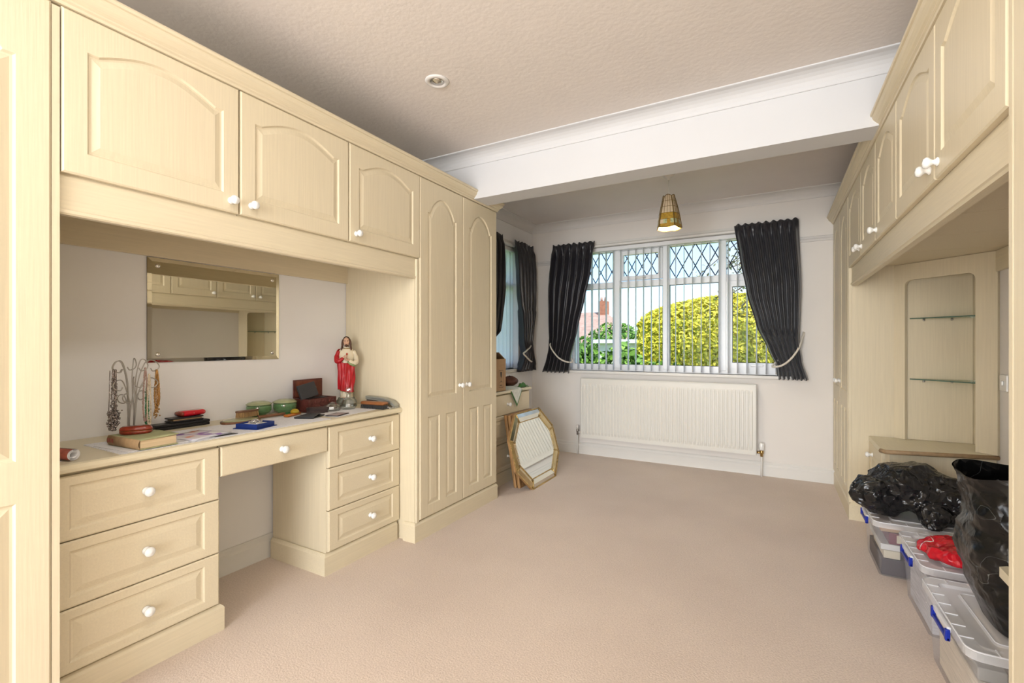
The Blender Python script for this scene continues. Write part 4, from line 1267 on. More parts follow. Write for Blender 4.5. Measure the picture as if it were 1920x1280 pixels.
pot((-2.297, 1.600), 'right green glass powder pot with pale lid near the carved box')
t = thing('amber_brush', (-2.185, 1.565, Z1), 'amber plastic brush in front of the green pots', 'brush', rz=0.35)
M['amber'] = mat('amber_plastic', (0.52, 0.15, 0.008), 0.15, trans=0.2, coat=0.4)
M['amber_y'] = mat('yellow_plastic', (0.48, 0.33, 0.015), 0.15, trans=0.2, coat=0.4)
lp(t, 'handle', M['amber'], MB().box(-0.016, 0.016, -0.055, 0.055, 0.0, 0.014, 0.006), True)
lp(t, 'grip', M['amber_y'], MB().lathe([(0.022, 0.0142), (0.022, 0.022), (0.014, 0.032), (0.0, 0.035)], (0, 0.02, 0), 20), True)

# blue box with jewellery
t = thing('blue_box', (-2.035, 1.272, Z1), 'open royal blue box holding silver jewellery', 'box', rz=0.30)
M['blue'] = mat('royal_blue_card', (0.004, 0.024, 0.16), 0.5)
lp(t, 'base', M['blue'], MB().box(-0.062, 0.062, -0.062, 0.062, 0.0, 0.003))
for x0, x1, y0, y1 in ((-0.054, -0.050, -0.054, 0.054), (0.050, 0.054, -0.054, 0.054), (-0.050, 0.050, -0.054, -0.050), (-0.050, 0.050, 0.050, 0.054)):
    lp(t, 'side', M['blue'], MB().box(x0, x1, y0, y1, 0.003, 0.022))
lp(t, 'cushion', M['white_paper'], MB().box(-0.049, 0.049, -0.049, 0.049, 0.0032, 0.016, 0.004), True)
jt = thing('brooch', (-2.035, 1.272, Z1+0.0165), 'small silver brooch in the open blue box', 'brooch')
for k in range(3):
    a = k*1.1
    pts = [(0.026*math.cos(u)*math.cos(a)-0.014*math.sin(u)*math.sin(a), 0.026*math.cos(u)*math.sin(a)+0.014*math.sin(u)*math.cos(a), 0.005+0.004*k+0.003*math.sin(2*u)) for u in [2*PI*i/20 for i in range(20)]]
    lp(jt, 'silver_loop', M['chrome'], MB().tube(pts, 0.0024, 6, closed=True), True)

# carved wooden box, open
CB = (-2.275, 1.775)
t = thing('carved_box', (*CB, DT), 'open carved dark red wooden box with its lid up', 'box', rz=PI/2+0.10)
lp(t, 'base', M['red_wood'], MB().box(-0.105, 0.105, -0.062, 0.062, 0.0003, 0.008, 0.003))
for x0, x1, y0, y1 in ((-0.10, 0.10, -0.058, -0.050), (-0.10, 0.10, 0.050, 0.058), (-0.10, -0.092, -0.050, 0.050), (0.092, 0.10, -0.050, 0.050)):
    lp(t, 'side', M['red_wood'], MB().box(x0, x1, y0, y1, 0.008, 0.072, 0.001))
b = MB()
for i in range(7):
    for j in range(2):
        b.ball((-0.078+0.026*i, -0.0585, 0.026+0.028*j), 0.010, 8, 5, (1, 0.25, 0.9))
lp(t, 'carving', M['red_wood'], b, True)
lp(t, 'lid', M['red_wood'], MB().box(-0.102, 0.102, 0.052, 0.062, 0.073, 0.175, 0.002))
b = MB(); b.box(-0.094, 0.094, 0.0495, 0.0518, 0.080, 0.168); lp(t, 'lid_lining', mat('red_brown_lining', (0.16, 0.05, 0.028), 0.5, var=0.3, scale=(30, 30, 30)), b)
lp(t, 'gold_motif', M['brass'], MB().ball((0.045, 0.049, 0.115), 0.016, 10, 6, (0.7, 0.12, 1.3)), True)
t = thing('wallet', (-2.27, 1.745, DT+0.074), 'dark grey leather wallet leaning inside the open carved box', 'wallet')
Mx = Matrix.Translation(Vector((-2.268, 1.735, DT+0.076))) @ Matrix.Rotation(PI/2+0.10, 4, 'Z') @ Matrix.Rotation(-0.28, 4, 'X') @ Matrix.Rotation(-0.16, 4, 'Y')
b = MB(); b.T = Mx; b.box(-0.062, 0.062, -0.006, 0.0, 0.0, 0.082, 0.003); b.build('front_leaf', M['grey_leather'], t)
b = MB(); b.T = Mx; b.box(-0.062, 0.064, 0.0005, 0.009, 0.0, 0.082, 0.003); b.build('back_leaf', M['black'], t)
tag(MB().box(-2.31, -2.24, 1.70, 1.83, DT+0.0722, DT+0.0745, 0.001).build('card_holder', M['black']), 'flat black card holder across the mouth of the carved box', 'card holder')
t = thing('small_box', (-2.165, 1.70, Z1), 'small dark brown box in front of the carved box', 'box', rz=PI/2-0.25)
M['dkbrown'] = mat('dark_brown_card', (0.045, 0.030, 0.030), 0.5)
lp(t, 'base', M['dkbrown'], MB().box(-0.048, 0.048, -0.026, 0.026, 0.0003, 0.016, 0.001)); lp(t, 'lid', M['dkbrown'], MB().box(-0.049, 0.049, -0.027, 0.027, 0.0165, 0.030, 0.001))
t = thing('wallet', (-2.075, 1.585, Z1), 'open black wallet lying on the runner before the amber brush', 'wallet', rz=0.45)
b = MB(); b.box(-0.05, 0.05, -0.062, 0.062, 0.0, 0.006, 0.002); lp(t, 'lower_leaf', M['black'], b)
b = MB(); b.grid(lambda u, v: (-0.05+0.1*u, -0.062+0.124*v, 0.008+0.012*u*math.sin(PI*v*0.8)), 8, 8); o = lp(t, 'upper_leaf', M['grey_leather'], b, True)
md = o.modifiers.new('leaf', 'SOLIDIFY'); md.thickness = 0.004
t = thing('photo_holder', (-2.012, 1.705, DT), 'small black photo holder lying at the front of the desk', 'photo holder', rz=0.35)
lp(t, 'frame', M['black'], MB().box(-0.036, 0.036, -0.056, 0.056, 0.0022, 0.006, 0.001))
lp(t, 'photo', mat('faded_photo', (0.42, 0.34, 0.33), 0.3, var=0.35, scale=(60, 60, 60)), MB().box(-0.028, 0.028, -0.048, 0.048, 0.0061, 0.0066))

# glass dish and decanter
M['crystal'] = glass_mat('clear_crystal', (0.93, 0.95, 0.94), 0.14, 0.02)
t = thing('glass_dish', (-2.165, 1.800, Z1), 'low clear glass dish beside the decanter', 'dish')
MB().lathe([(0.0, 0.0), (0.040, 0.0), (0.050, 0.012), (0.048, 0.026), (0.030, 0.038), (0.022, 0.042), (0.020, 0.040), (0.028, 0.035), (0.044, 0.024), (0.045, 0.013), (0.036, 0.004), (0.0, 0.004)], (-2.165, 1.800, Z1), 12).build('bowl', M['crystal'], t)
MB().lathe([(0.0, 0.0405), (0.018, 0.0405), (0.019, 0.046), (0.0, 0.050)], (-2.165, 1.800, Z1), 12).build('lid', M['crystal'], t)
t = thing('decanter', (-2.140, 1.893, Z1), 'clear cut glass decanter with a ball stopper before the figurine', 'decanter')
MB().lathe([(0.0, 0.0), (0.036, 0.0), (0.045, 0.016), (0.044, 0.034), (0.032, 0.056), (0.015, 0.068), (0.012, 0.084), (0.018, 0.090), (0.014, 0.090), (0.009, 0.084), (0.011, 0.068), (0.028, 0.054), (0.040, 0.033), (0.040, 0.018), (0.032, 0.005), (0.0, 0.005)], (-2.140, 1.893, Z1), 12).build('body', M['crystal'], t)
MB().lathe([(0.0, 0.091), (0.010, 0.091), (0.014, 0.098), (0.019, 0.106), (0.019, 0.114), (0.012, 0.124), (0.0, 0.127)], (-2.140, 1.893, Z1), 10).build('stopper', M['crystal'], t)

# clothes brush, silver case and spectacles at the right end
t = thing('clothes_brush', (-2.03, 1.985, DT), 'wooden clothes brush with black bristles at the right end of the desk', 'brush', rz=0.10)
M['orange_wood'] = mat('orange_brown_wood', (0.26, 0.095, 0.030), 0.35, var=0.25, scale=(8, 60, 60))
b = MB(); b.box(-0.085, 0.085, -0.026, 0.026, 0.022, 0.042, 0.010); lp(t, 'brush_back', M['orange_wood'], b, True)
b = MB()
for i in range(22):
    for j in range(6):
        x, y = -0.078+0.0074*i, -0.020+0.008*j
        b.tube([(x, y, 0.0225), (x*1.02, y*1.08, 0.0005)], 0.0032, 4)
o = lp(t, 'bristles', M['black'], b); o['kind'] = 'stuff'
t = thing('silver_case', (-2.05, 2.055, DT), 'bent silver-grey case against the wardrobe side on the desk', 'case')
M['silver_grey'] = mat('silver_grey_enamel', (0.34, 0.34, 0.30), 0.35, metal=0.3, var=0.1, scale=(20, 20, 20))
pr = [(-2.165, 0.046), (-2.02, 0.040), (-1.965, 0.028), (-1.932, 0.006)]
for nm, dz_ in (('lower_shell', 0.0), ('upper_shell', 0.011)):
    b = MB()
    vs = []
    for x, z in pr:
        for yy, zz in ((2.045, 0.0), (2.084, 0.0), (2.084, 0.009), (2.045, 0.009)): vs.append((x, yy, DT+z+dz_+zz-0.005))
    fs = [(0, 1, 2, 3), (15, 14, 13, 12)]
    for k in range(3):
        for a in range(4): fs.append((k*4+a, k*4+(a+1) % 4, k*4+4+(a+1) % 4, k*4+4+a))
    b.add(vs, fs).build(nm, M['silver_grey'], t)
MB().box(-2.16, -2.10, 2.047, 2.082, DT+0.0003, DT+0.040, 0.003).build('support_block', M['dkbrown'], t)
t = thing('spectacles', (-1.955, 2.005, DT), 'folded dark spectacles beside the clothes brush', 'spectacles', rz=0.5)
for s in (-1, 1):
    lp(t, 'lens', M['black'], MB().lathe([(0.0, 0.0), (0.017, 0.0), (0.017, 0.004), (0.0, 0.004)], (0.021*s-0.002, 0.018, 0.0005), 16))
    lp(t, 'rim', M['chrome'], MB().tube([(0.021*s-0.002+0.018*math.cos(a), 0.018+0.018*math.sin(a), 0.004) for a in [2*PI*i/18 for i in range(18)]], 0.0016, 5, closed=True), True)
    lp(t, 'temple', M['chrome'], MB().tube([(0.038*s, 0.018, 0.006), (0.01*s, 0.006, 0.007+0.003*s), (-0.03*s, 0.008, 0.007+0.003*s)], 0.0015, 5), True)

# ---------------------------------------------------------------- figurine
FX, FY_ = -2.262, 1.985
t = thing('figurine', (FX, FY_, DT), 'painted plaster religious figurine in cream robe and red mantle', 'figurine', rz=math.radians(46))
# local: -y faces the viewer's side, x to the viewer's right
M['fig_rock'] = mat('painted_rock', (0.21, 0.22, 0.18), 0.6, var=0.5, scale=(25, 25, 25))
M['fig_cream'] = mat('painted_cream_robe', (0.68, 0.60, 0.44), 0.45, var=0.06, scale=(30, 30, 30))
M['fig_red'] = mat('painted_red_mantle', (0.42, 0.010, 0.016), 0.4, var=0.15, scale=(40, 40, 40))
M['fig_green'] = mat('painted_green_lining', (0.22, 0.27, 0.12), 0.5, var=0.2, scale=(30, 30, 30))
M['fig_skin'] = mat('painted_skin', (0.62, 0.38, 0.26), 0.45)
M['fig_hair'] = mat('painted_brown_hair', (0.075, 0.030, 0.014), 0.5, var=0.2, scale=(60, 60, 20))
b = MB()
def rock(u, v):
    a = 2*PI*u
    r = (0.058 + 0.006*noise.noise(Vector((3*math.cos(a), 3*math.sin(a), 4*v)))) * (1.0 if v < 0.5 else 1.0-(v-0.5)*0.45)
    return (r*1.05*math.cos(a), r*0.9*math.sin(a), 0.0003+0.052*v)
b.grid(rock, 24, 6); b.lathe([(0.0, 0.0515), (0.046, 0.0515), (0.0, 0.0525)], (0, 0, 0), 20, sx=1.0, sy=0.85)
lp(t, 'base', M['fig_rock'], b, True)
# robe: z, half width x, half depth y, centre x, centre y
RB = [(0.050, 0.036, 0.030, 0.0, 0.0), (0.075, 0.035, 0.028, 0, 0), (0.13, 0.036, 0.027, 0, 0), (0.20, 0.040, 0.029, 0.001, 0), (0.26, 0.044, 0.031, 0.001, 0), (0.295, 0.046, 0.031, 0, 0), (0.325, 0.046, 0.028, 0, 0.001), (0.343, 0.038, 0.023, 0, 0.002), (0.352, 0.020, 0.016, 0, 0.001), (0.360, 0.012, 0.012, 0, -0.001)]
def tabv(T, z, k):
    for p, q in zip(T, T[1:]):
        if z <= q[0]:
            w = max(0, (z-p[0])/(q[0]-p[0])); return p[k]+(q[k]-p[k])*w
    return T[-1][k]
def robe(u, v):
    a = 2*PI*u; z = 0.050+0.310*v
    f = 1 + 0.06*math.sin(9*a+1.0)*max(0, 1-v*1.6)
    return (tabv(RB, z, 3)+tabv(RB, z, 1)*math.cos(a)*f, tabv(RB, z, 4)+tabv(RB, z, 2)*math.sin(a)*f, z)
b = MB(); b.grid(robe, 40, 40); body = lp(t, 'robe', M['fig_cream'], b, True)
# head with face
b = MB()
def head(u, v):
    a = 2*PI*u; th = PI*v
    x, y, z = math.sin(th)*math.cos(a), math.sin(th)*math.sin(a), -math.cos(th)
    rx, ry, rz_ = 0.0195, 0.0225, 0.0285
    k = 1.0
    if z < 0: k = 1 - 0.28*z*z                       # narrower jaw
    yy = y*ry*k
    if y < -0.3:
        nose = math.exp(-((x/0.22)**2) - ((z+0.12)/0.26)**2)*0.0055
        eye = math.exp(-(((abs(x)-0.38)/0.16)**2) - ((z-0.08)/0.13)**2)*0.0032
        mouth = math.exp(-((x/0.3)**2) - ((z+0.52)/0.07)**2)*0.0014
        yy += -nose + eye + mouth
    return (x*rx*k, -0.002+yy, 0.389+z*rz_)
b.grid(head, 36, 28); b.tube([(0, 0.002, 0.345), (0, -0.001, 0.372)], 0.0115, 10)
hd = lp(t, 'head', M['fig_skin'], b, True)
b = MB()
for s in (-1, 1):
    b.ball((0.0075*s, -0.0212, 0.3925), 0.0026, 8, 5, (1.2, 0.5, 0.7)); b.tube([(0.003*s, -0.0232, 0.3985), (0.008*s, -0.0225, 0.4000), (0.0125*s, -0.0195, 0.3985)], 0.0010, 4)
b.tube([(-0.005, -0.0222, 0.374), (0, -0.0236, 0.3745), (0.005, -0.0222, 0.374)], 0.0008, 4)
lp(t, 'eyes_and_brows', M['fig_hair'], b, True)
# hair: cap and long locks to the shoulders, beard
b = MB()
def hair(u, v):
    a = PI*(0.02+0.96*u); th = PI*(0.0+0.62*v)
    ang_ = PI*0.5 + (a-PI/2)*1.52
    x, y, z = math.sin(th)*math.cos(ang_), math.sin(th)*math.sin(ang_), math.cos(th)
    w = 1+0.05*math.sin(16*u*PI)
    return (x*0.0232*w, 0.001+y*0.026*w, 0.391+z*0.032)
b.grid(hair, 30, 14)
for s in (-1, 1):
    for k in range(4):
        b.tube(cat([(0.018*s, -0.008+0.008*k, 0.402), (0.0225*s, -0.008+0.008*k, 0.385), (0.0235*s, -0.010+0.009*k, 0.365), (0.027*s, -0.012+0.009*k, 0.345), (0.022*s, -0.014+0.009*k, 0.330)], 4), [0.0065]*8+[0.006]*5+[0.005, 0.0045, 0.004, 0.002], 6)
b.tube(cat([(0, 0.018, 0.41), (0, 0.024, 0.38), (0, 0.026, 0.34)], 4), [0.016]*5+[0.014]*3+[0.008], 8)
b.ball((0, -0.0165, 0.3655), 0.0088, 10, 6, (1.05, 0.7, 0.95))
lp(t, 'hair', M['fig_hair'], b, True)
# red mantle over the viewer's left shoulder, wrapped across the front
def mantle(u, v):
    # u round the body from the viewer's right front, over the back, to the viewer's left front; v upward
    z_top = 0.345; z_bot = 0.085
    a = -PI*0.06 - u*PI*1.34            # right front -> front -> left side
    top = 0.262 + 0.085*min(1, max(0, (u-0.42)/0.30))
    bot = 0.085 + 0.03*max(0, (u-0.55)) - 0.0*u + 0.055*max(0, 0.35-u)*0
    bot = 0.083 + 0.05*max(0.0, u-0.25)*1.0
    z = bot + (top-bot)*v
    fold = 0.0035*math.sin(26*u+ (z-0.26)*55*(1-u)) + 0.002*math.sin(60*u)
    g = 0.006 + fold
    return (tabv(RB, z, 3)+(tabv(RB, z, 1)+g+0.004)*math.cos(a), tabv(RB, z, 4)+(tabv(RB, z, 2)+g+0.005)*math.sin(a), z)
b = MB(); b.grid(mantle, 60, 40); mo = lp(t, 'mantle', M['fig_red'], b, True); md = mo.modifiers.new('cloth', 'SOLIDIFY'); md.thickness = 0.003
# mantle edge in gold-green and sleeves
b = MB(); b.tube([mantle(i/30, 0.0) for i in range(31)], 0.0020, 5); b.tube([mantle(1.0, i/20) for i in range(21)], 0.0026, 5); lp(t, 'mantle_hem', M['fig_green'], b, True)
b = MB(); b.tube(cat([(-0.043, -0.004, 0.332), (-0.054, -0.010, 0.300), (-0.052, -0.026, 0.272), (-0.034, -0.040, 0.278), (-0.016, -0.041, 0.292)], 5), [0.013]*5+[0.015]*5+[0.014]*5+[0.010]*5+[0.007], 10)
lp(t, 'right_sleeve', M['fig_red'], b, True)
b = MB(); b.tube(cat([(0.040, -0.002, 0.334), (0.054, -0.008, 0.300), (0.057, -0.020, 0.270), (0.040, -0.036, 0.262), (0.018, -0.042, 0.276)], 5), [0.012]*5+[0.014]*5+[0.016]*5+[0.012]*5+[0.009], 10)
lp(t, 'left_sleeve', M['fig_cream'], b, True)
b = MB(); b.tube(cat([(0.060, -0.018, 0.258), (0.046, -0.036, 0.248), (0.020, -0.044, 0.262), (0.008, -0.042, 0.272)], 5), [0.007]*5+[0.009]*5+[0.007]*5+[0.003], 8); lp(t, 'sleeve_lining', M['fig_green'], b, True)
b = MB()
for s, c_ in ((-1, (-0.012, -0.044, 0.297)), (1, (0.012, -0.045, 0.281))):
    b.ball(c_, 0.0075, 10, 6, (1.2, 0.6, 0.8))
    for k in range(4): b.tube([(c_[0]-s*0.004, c_[1]-0.002, c_[2]+0.005-0.003*k), (c_[0]-s*0.014, c_[1]-0.003, c_[2]+0.010-0.0035*k), (c_[0]-s*(0.021-0.001*abs(k-1.5)), c_[1]-0.001, c_[2]+0.011-0.004*k)], [0.0022, 0.0020, 0.0013], 5)
    b.tube([(c_[0], c_[1]-0.003, c_[2]+0.005), (c_[0]-s*0.004, c_[1]-0.004, c_[2]+0.012), (c_[0]-s*0.008, c_[1]-0.003, c_[2]+0.015)], [0.0025, 0.0021, 0.0014], 5)
lp(t, 'hands', M['fig_skin'], b, True)
lp(t, 'heart', mat('painted_heart', (0.45, 0.05, 0.02), 0.35), MB().ball((0.004, -0.033, 0.316), 0.0065, 8, 6, (0.9, 0.5, 1.1)), True)
b = MB(); b.tube([(0.020*math.cos(a), -0.004+0.020*math.sin(a), 0.349) for a in [PI*(1.05+0.9*i/12) for i in range(13)]], 0.0022, 5); lp(t, 'collar', M['brass'], b, True)
b = MB()
for s in (-1, 1): b.ball((0.014*s, -0.033, 0.055), 0.008, 8, 5, (0.75, 1.3, 0.55))
lp(t, 'feet', M['fig_skin'], b, True)
# ---------------------------------------------------------------- leaning octagonal mirror and frames
OC = 3.52
lean = math.atan2(0.161, 0.583)
Moct = Matrix.Translation(Vector((-1.660, OC, 0.0))) @ Matrix.Rotation(FL, 4, 'Z') @ Matrix.Rotation(-lean, 4, 'X')
# local x = along the wall, z = up the slope, -y = towards the room
t = thing('octagonal_mirror', (-1.74, OC, 0), 'octagonal mirror in a silver and gold frame leaning on the chest', 'mirror')
octo = [(-0.218, 0.0), (0.218, 0.0), (0.40, 0.183), (0.40, 0.422), (0.218, 0.605), (-0.218, 0.605), (-0.40, 0.422), (-0.40, 0.183)]
def oct_in(d): return inset_poly(octo, d)
i1, i2, i3 = oct_in(0.006), oct_in(0.066), oct_in(0.074)
def to3(b, Mx): b.T = Mx; return b
b = to3(MB(), Moct)
n = 8
b.add([(p[0], 0.0, p[1]) for p in octo] + [(p[0], 0.018, p[1]) for p in octo], [tuple(range(7, -1, -1)), tuple(range(8, 16))] + [(i, (i+1) % 8, 8+(i+1) % 8, 8+i) for i in range(8)])
b.build('backboard', M['tan_wood'], t)
to3(MB(), Moct).add([(p[0], -0.0015, p[1]) for p in i2], [tuple(range(8))]).build('mirror_glass', M['mirror_clear'], t)
for k in range(8):
    j = (k+1) % 8
    a0, a1, c0, c1 = Vector(i1[k]), Vector(i1[j]), Vector(i2[k]), Vector(i2[j])
    sh = 0.004
    e = (a1-a0).normalized()*sh
    a0, a1, c0, c1 = a0+e, a1-e, c0+e, c1-e
    m0, m1 = a0.lerp(c0, 0.5), a1.lerp(c1, 0.5)
    s = to3(MB(), Moct)
    s.add([(a0.x, -0.004, a0.y), (a1.x, -0.004, a1.y), (m1.x, -0.013, m1.y), (m0.x, -0.013, m0.y), (c1.x, -0.004, c1.y), (c0.x, -0.004, c0.y), (a0.x, 0, a0.y), (a1.x, 0, a1.y), (c1.x, 0, c1.y), (c0.x, 0, c0.y)],
          [(0, 1, 2, 3), (3, 2, 4, 5), (0, 6, 7, 1), (4, 8, 9, 5), (1, 7, 8, 4, 2), (0, 3, 5, 9, 6)])
    fs_ = s.build('frame_facet', M['silver_frame'] if k in (0, 4) else M['gilt_silver'], t)
    rb = to3(MB(), Moct)
    for P in (octo, i3):
        p, q = Vector(P[k]), Vector(P[j])
        nb = max(8, int((q-p).length/0.011))
        for i in range(nb): 
            w = p.lerp(q, (i+0.5)/nb); rb.ball((w.x, -0.005, w.y), 0.0058 if P is octo else 0.0045, 6, 4)
    # corner blocks with fine ridges
    for i in range(4):
        w0, w1 = Vector(octo[k]).lerp(Vector(i3[k]), 0.1), Vector(octo[k]).lerp(Vector(i3[k]), 0.95)
    rb.tube([(w0.x, -0.010, w0.y), (w1.x, -0.010, w1.y)], 0.006, 6)
    rb.build('gilt_beading', M['gold_frame'], t, True)
for dx_, lab in ((-1.755, 'front gilt wooden picture frame leaning behind the octagonal mirror'), (-1.79, 'rear gilt wooden picture frame leaning against the chest')):
    Mf = Matrix.Translation(Vector((dx_, 3.275, 0.0))) @ Matrix.Rotation(FL, 4, 'Z') @ Matrix.Rotation(-0.165, 4, 'X')
    t = thing('picture_frame', (dx_, 3.51, 0), lab, 'frame', 'frames behind the octagonal mirror')
    W_, H_, w_ = 0.46, 0.585, 0.04
    for x0, x1, z0, z1 in ((0, w_, 0, H_), (W_-w_, W_, 0, H_), (w_, W_-w_, 0, w_), (w_, W_-w_, H_-w_, H_)):
        to3(MB(), Mf).box(x0, x1, 0.0, 0.026, z0+0.001, z1, 0.006).build('rail', M['tan_wood'], t)
    to3(MB(), Mf).box(w_-0.004, W_-w_+0.004, 0.010, 0.014, w_-0.004, H_-w_+0.004).build('back_board', M['cardboard'], t)

# ---------------------------------------------------------------- things on the chest
t = thing('cardboard_box', (-2.07, 3.19, 0.768), 'open brown cardboard box on the chest beside the wardrobe', 'box')
BX0, BX1, BY0_, BY1_, BZ0, BZ1 = -2.22, -1.922, 3.05, 3.330, 0.7685, 1.030
for nm, bx in (('side', (BX0, BX0+0.005, BY0_, BY1_)), ('side', (BX1-0.005, BX1, BY0_, BY1_)), ('side', (BX0+0.005, BX1-0.005, BY0_, BY0_+0.005)), ('side', (BX0+0.005, BX1-0.005, BY1_-0.005, BY1_))):
    MB().box(*bx, BZ0, BZ1).build(nm, M['cardboard'], t)
MB().box(BX0, BX1, BY0_, BY1_, BZ0, BZ0+0.004).build('base', M['cardboard'], t)
def flap(p, q, out):
    b = MB(); p, q, out = Vector(p), Vector(q), Vector(out)
    b.add([p, q, q+out, p+out, p+Vector((0, 0, 0.004)), q+Vector((0, 0, 0.004)), q+out+Vector((0, 0, 0.004)), p+out+Vector((0, 0, 0.004))], [(0,3,2,1),(4,5,6,7),(0,1,5,4),(1,2,6,5),(2,3,7,6),(3,0,4,7)])
    b.build('flap', M['cardboard'], t)
flap((BX0+0.01, BY1_-0.002, BZ1), (BX1-0.01, BY1_-0.002, BZ1), (0, -0.09, 0.05))
flap((BX0, BY0_, BZ1), (BX0, BY1_, BZ1), (0.03, 0, 0.11))
flap((BX0, BY0_, BZ1), (BX1, BY0_, BZ1), (0, -0.02, 0.10))
xf = BX1+0.0006
pm = MB()
def quadX(b, pts): b.add([(xf, y, z) for y, z in pts], [tuple(range(len(pts)))])
gy = 3.255
quadX(pm, [(gy-0.013, 0.925), (gy+0.013, 0.925), (gy+0.009, 0.890), (gy+0.003, 0.878), (gy-0.003, 0.878), (gy-0.009, 0.890)])
quadX(pm, [(gy-0.0015, 0.878), (gy+0.0015, 0.878), (gy+0.0015, 0.852), (gy-0.0015, 0.852)])
quadX(pm, [(gy-0.010, 0.852), (gy+0.010, 0.852), (gy+0.010, 0.848), (gy-0.010, 0.848)])
for y0, y1, z0, z1 in ((gy-0.034, gy+0.034, 0.936, 0.939), (gy-0.034, gy+0.034, 0.800, 0.803), (gy-0.034, gy-0.032, 0.80, 0.939), (gy+0.032, gy+0.034, 0.80, 0.939), (gy-0.03, gy+0.03, 0.842, 0.8435), (gy-0.022, gy+0.018, 0.815, 0.820)):
    quadX(pm, [(y0, z0), (y1, z0), (y1, z1), (y0, z1)])
pm.build('fragile_glass_print', M['ink'], t)
M['brown_bag'] = mat('brown_leather_bag', (0.10, 0.035, 0.020), 0.5, var=0.3, scale=(20, 20, 20))
b = MB()
def bagfn(u, v):
    a = 2*PI*u
    k = math.sin(PI*(0.08+0.84*v))
    return (-2.07+0.075*math.cos(a)*k, 3.66+0.085*math.sin(a)*k*(1+0.08*math.cos(3*a)), 0.7685+0.095*v + 0.012*math.sin(a*3+1)*v*k)
b.grid(bagfn, 24, 10)
tag(b.build('leather_pouch', M['brown_bag'], smooth=True), 'crumpled brown leather pouch behind the scarf on the chest', 'pouch')
M['scarf_white'] = mat('pale_printed_scarf', (0.66, 0.68, 0.62), 0.8, var=0.12, scale=(40, 40, 40))
M['scarf_green'] = mat('green_scarf_border', (0.06, 0.17, 0.05), 0.8, var=0.2, scale=(30, 30, 30))
t = thing('scarf', (-1.96, 3.5, 0.769), 'white scarf with green border hanging over the chest edge', 'scarf')
def scarf(s, d):
    """s across, d from the back of the chest top over its edge and down"""
    y = 3.50 + s
    z = 0.7715 + 0.006*math.sin(18*s) + 0.004*math.sin(30*d)
    x = -2.06 + d
    if x > -1.912:
        over = x + 1.912
        z -= over; x = -1.908 + 0.004*math.sin(25*s)
    return (x, y, z)
inner = [(-0.115, 0.0), (0.085, 0.0), (0.075, 0.16), (0.0, 0.285), (-0.085, 0.16)]
def fan(b, poly, off, N=14):
    c_ = (sum(p[0] for p in poly)/len(poly), sum(p[1] for p in poly)/len(poly))
    for i in range(len(poly)):
        p, q = poly[i], poly[(i+1) % len(poly)]
        for a in range(6):
            for r in range(N):
                def P(w, k):
                    e = (p[0]+(q[0]-p[0])*w, p[1]+(q[1]-p[1])*w)
                    v = Vector(scarf(c_[0]+(e[0]-c_[0])*k, c_[1]+(e[1]-c_[1])*k)); v.x += off; v.z += off
                    return tuple(v)
                k0, k1 = r/N, (r+1)/N
                b.add([P(a/6, k0), P((a+1)/6, k0), P((a+1)/6, k1), P(a/6, k1)], [(0, 1, 2, 3)])
b = MB(); fan(b, [(p[0]*1.16, 0.13+(p[1]-0.13)*1.13) for p in inner], 0.0); b.build('green_border', M['scarf_green'], t)
b = MB(); fan(b, inner, 0.0022); b.build('printed_field', M['scarf_white'], t)
b = MB()
b.grid(lambda u, v: (-1.985+0.06*u+0.01*math.sin(9*v), 3.62+0.12*v, 0.772+0.035*math.sin(PI*u)*math.sin(PI*v)+0.008*math.sin(20*u*v)), 12, 12)
tag(b.build('green_cloth', M['scarf_green'], smooth=True), 'dark green cloth crumpled at the far end of the chest', 'cloth')

# ---------------------------------------------------------------- storage boxes on the right
M['clear_box'] = clear_plastic('clear_box_plastic', (0.92, 0.92, 0.94), 0.20, 0.18)
M['clear_lid'] = clear_plastic('clear_lid_plastic', (0.95, 0.95, 0.97), 0.46, 0.22)
M['rib'] = clear_plastic('milky_rib', (0.88, 0.89, 0.92), 0.75, 0.3)
M['latch_blue'] = mat('blue_latch_plastic', (0.006, 0.022, 0.30), 0.35)

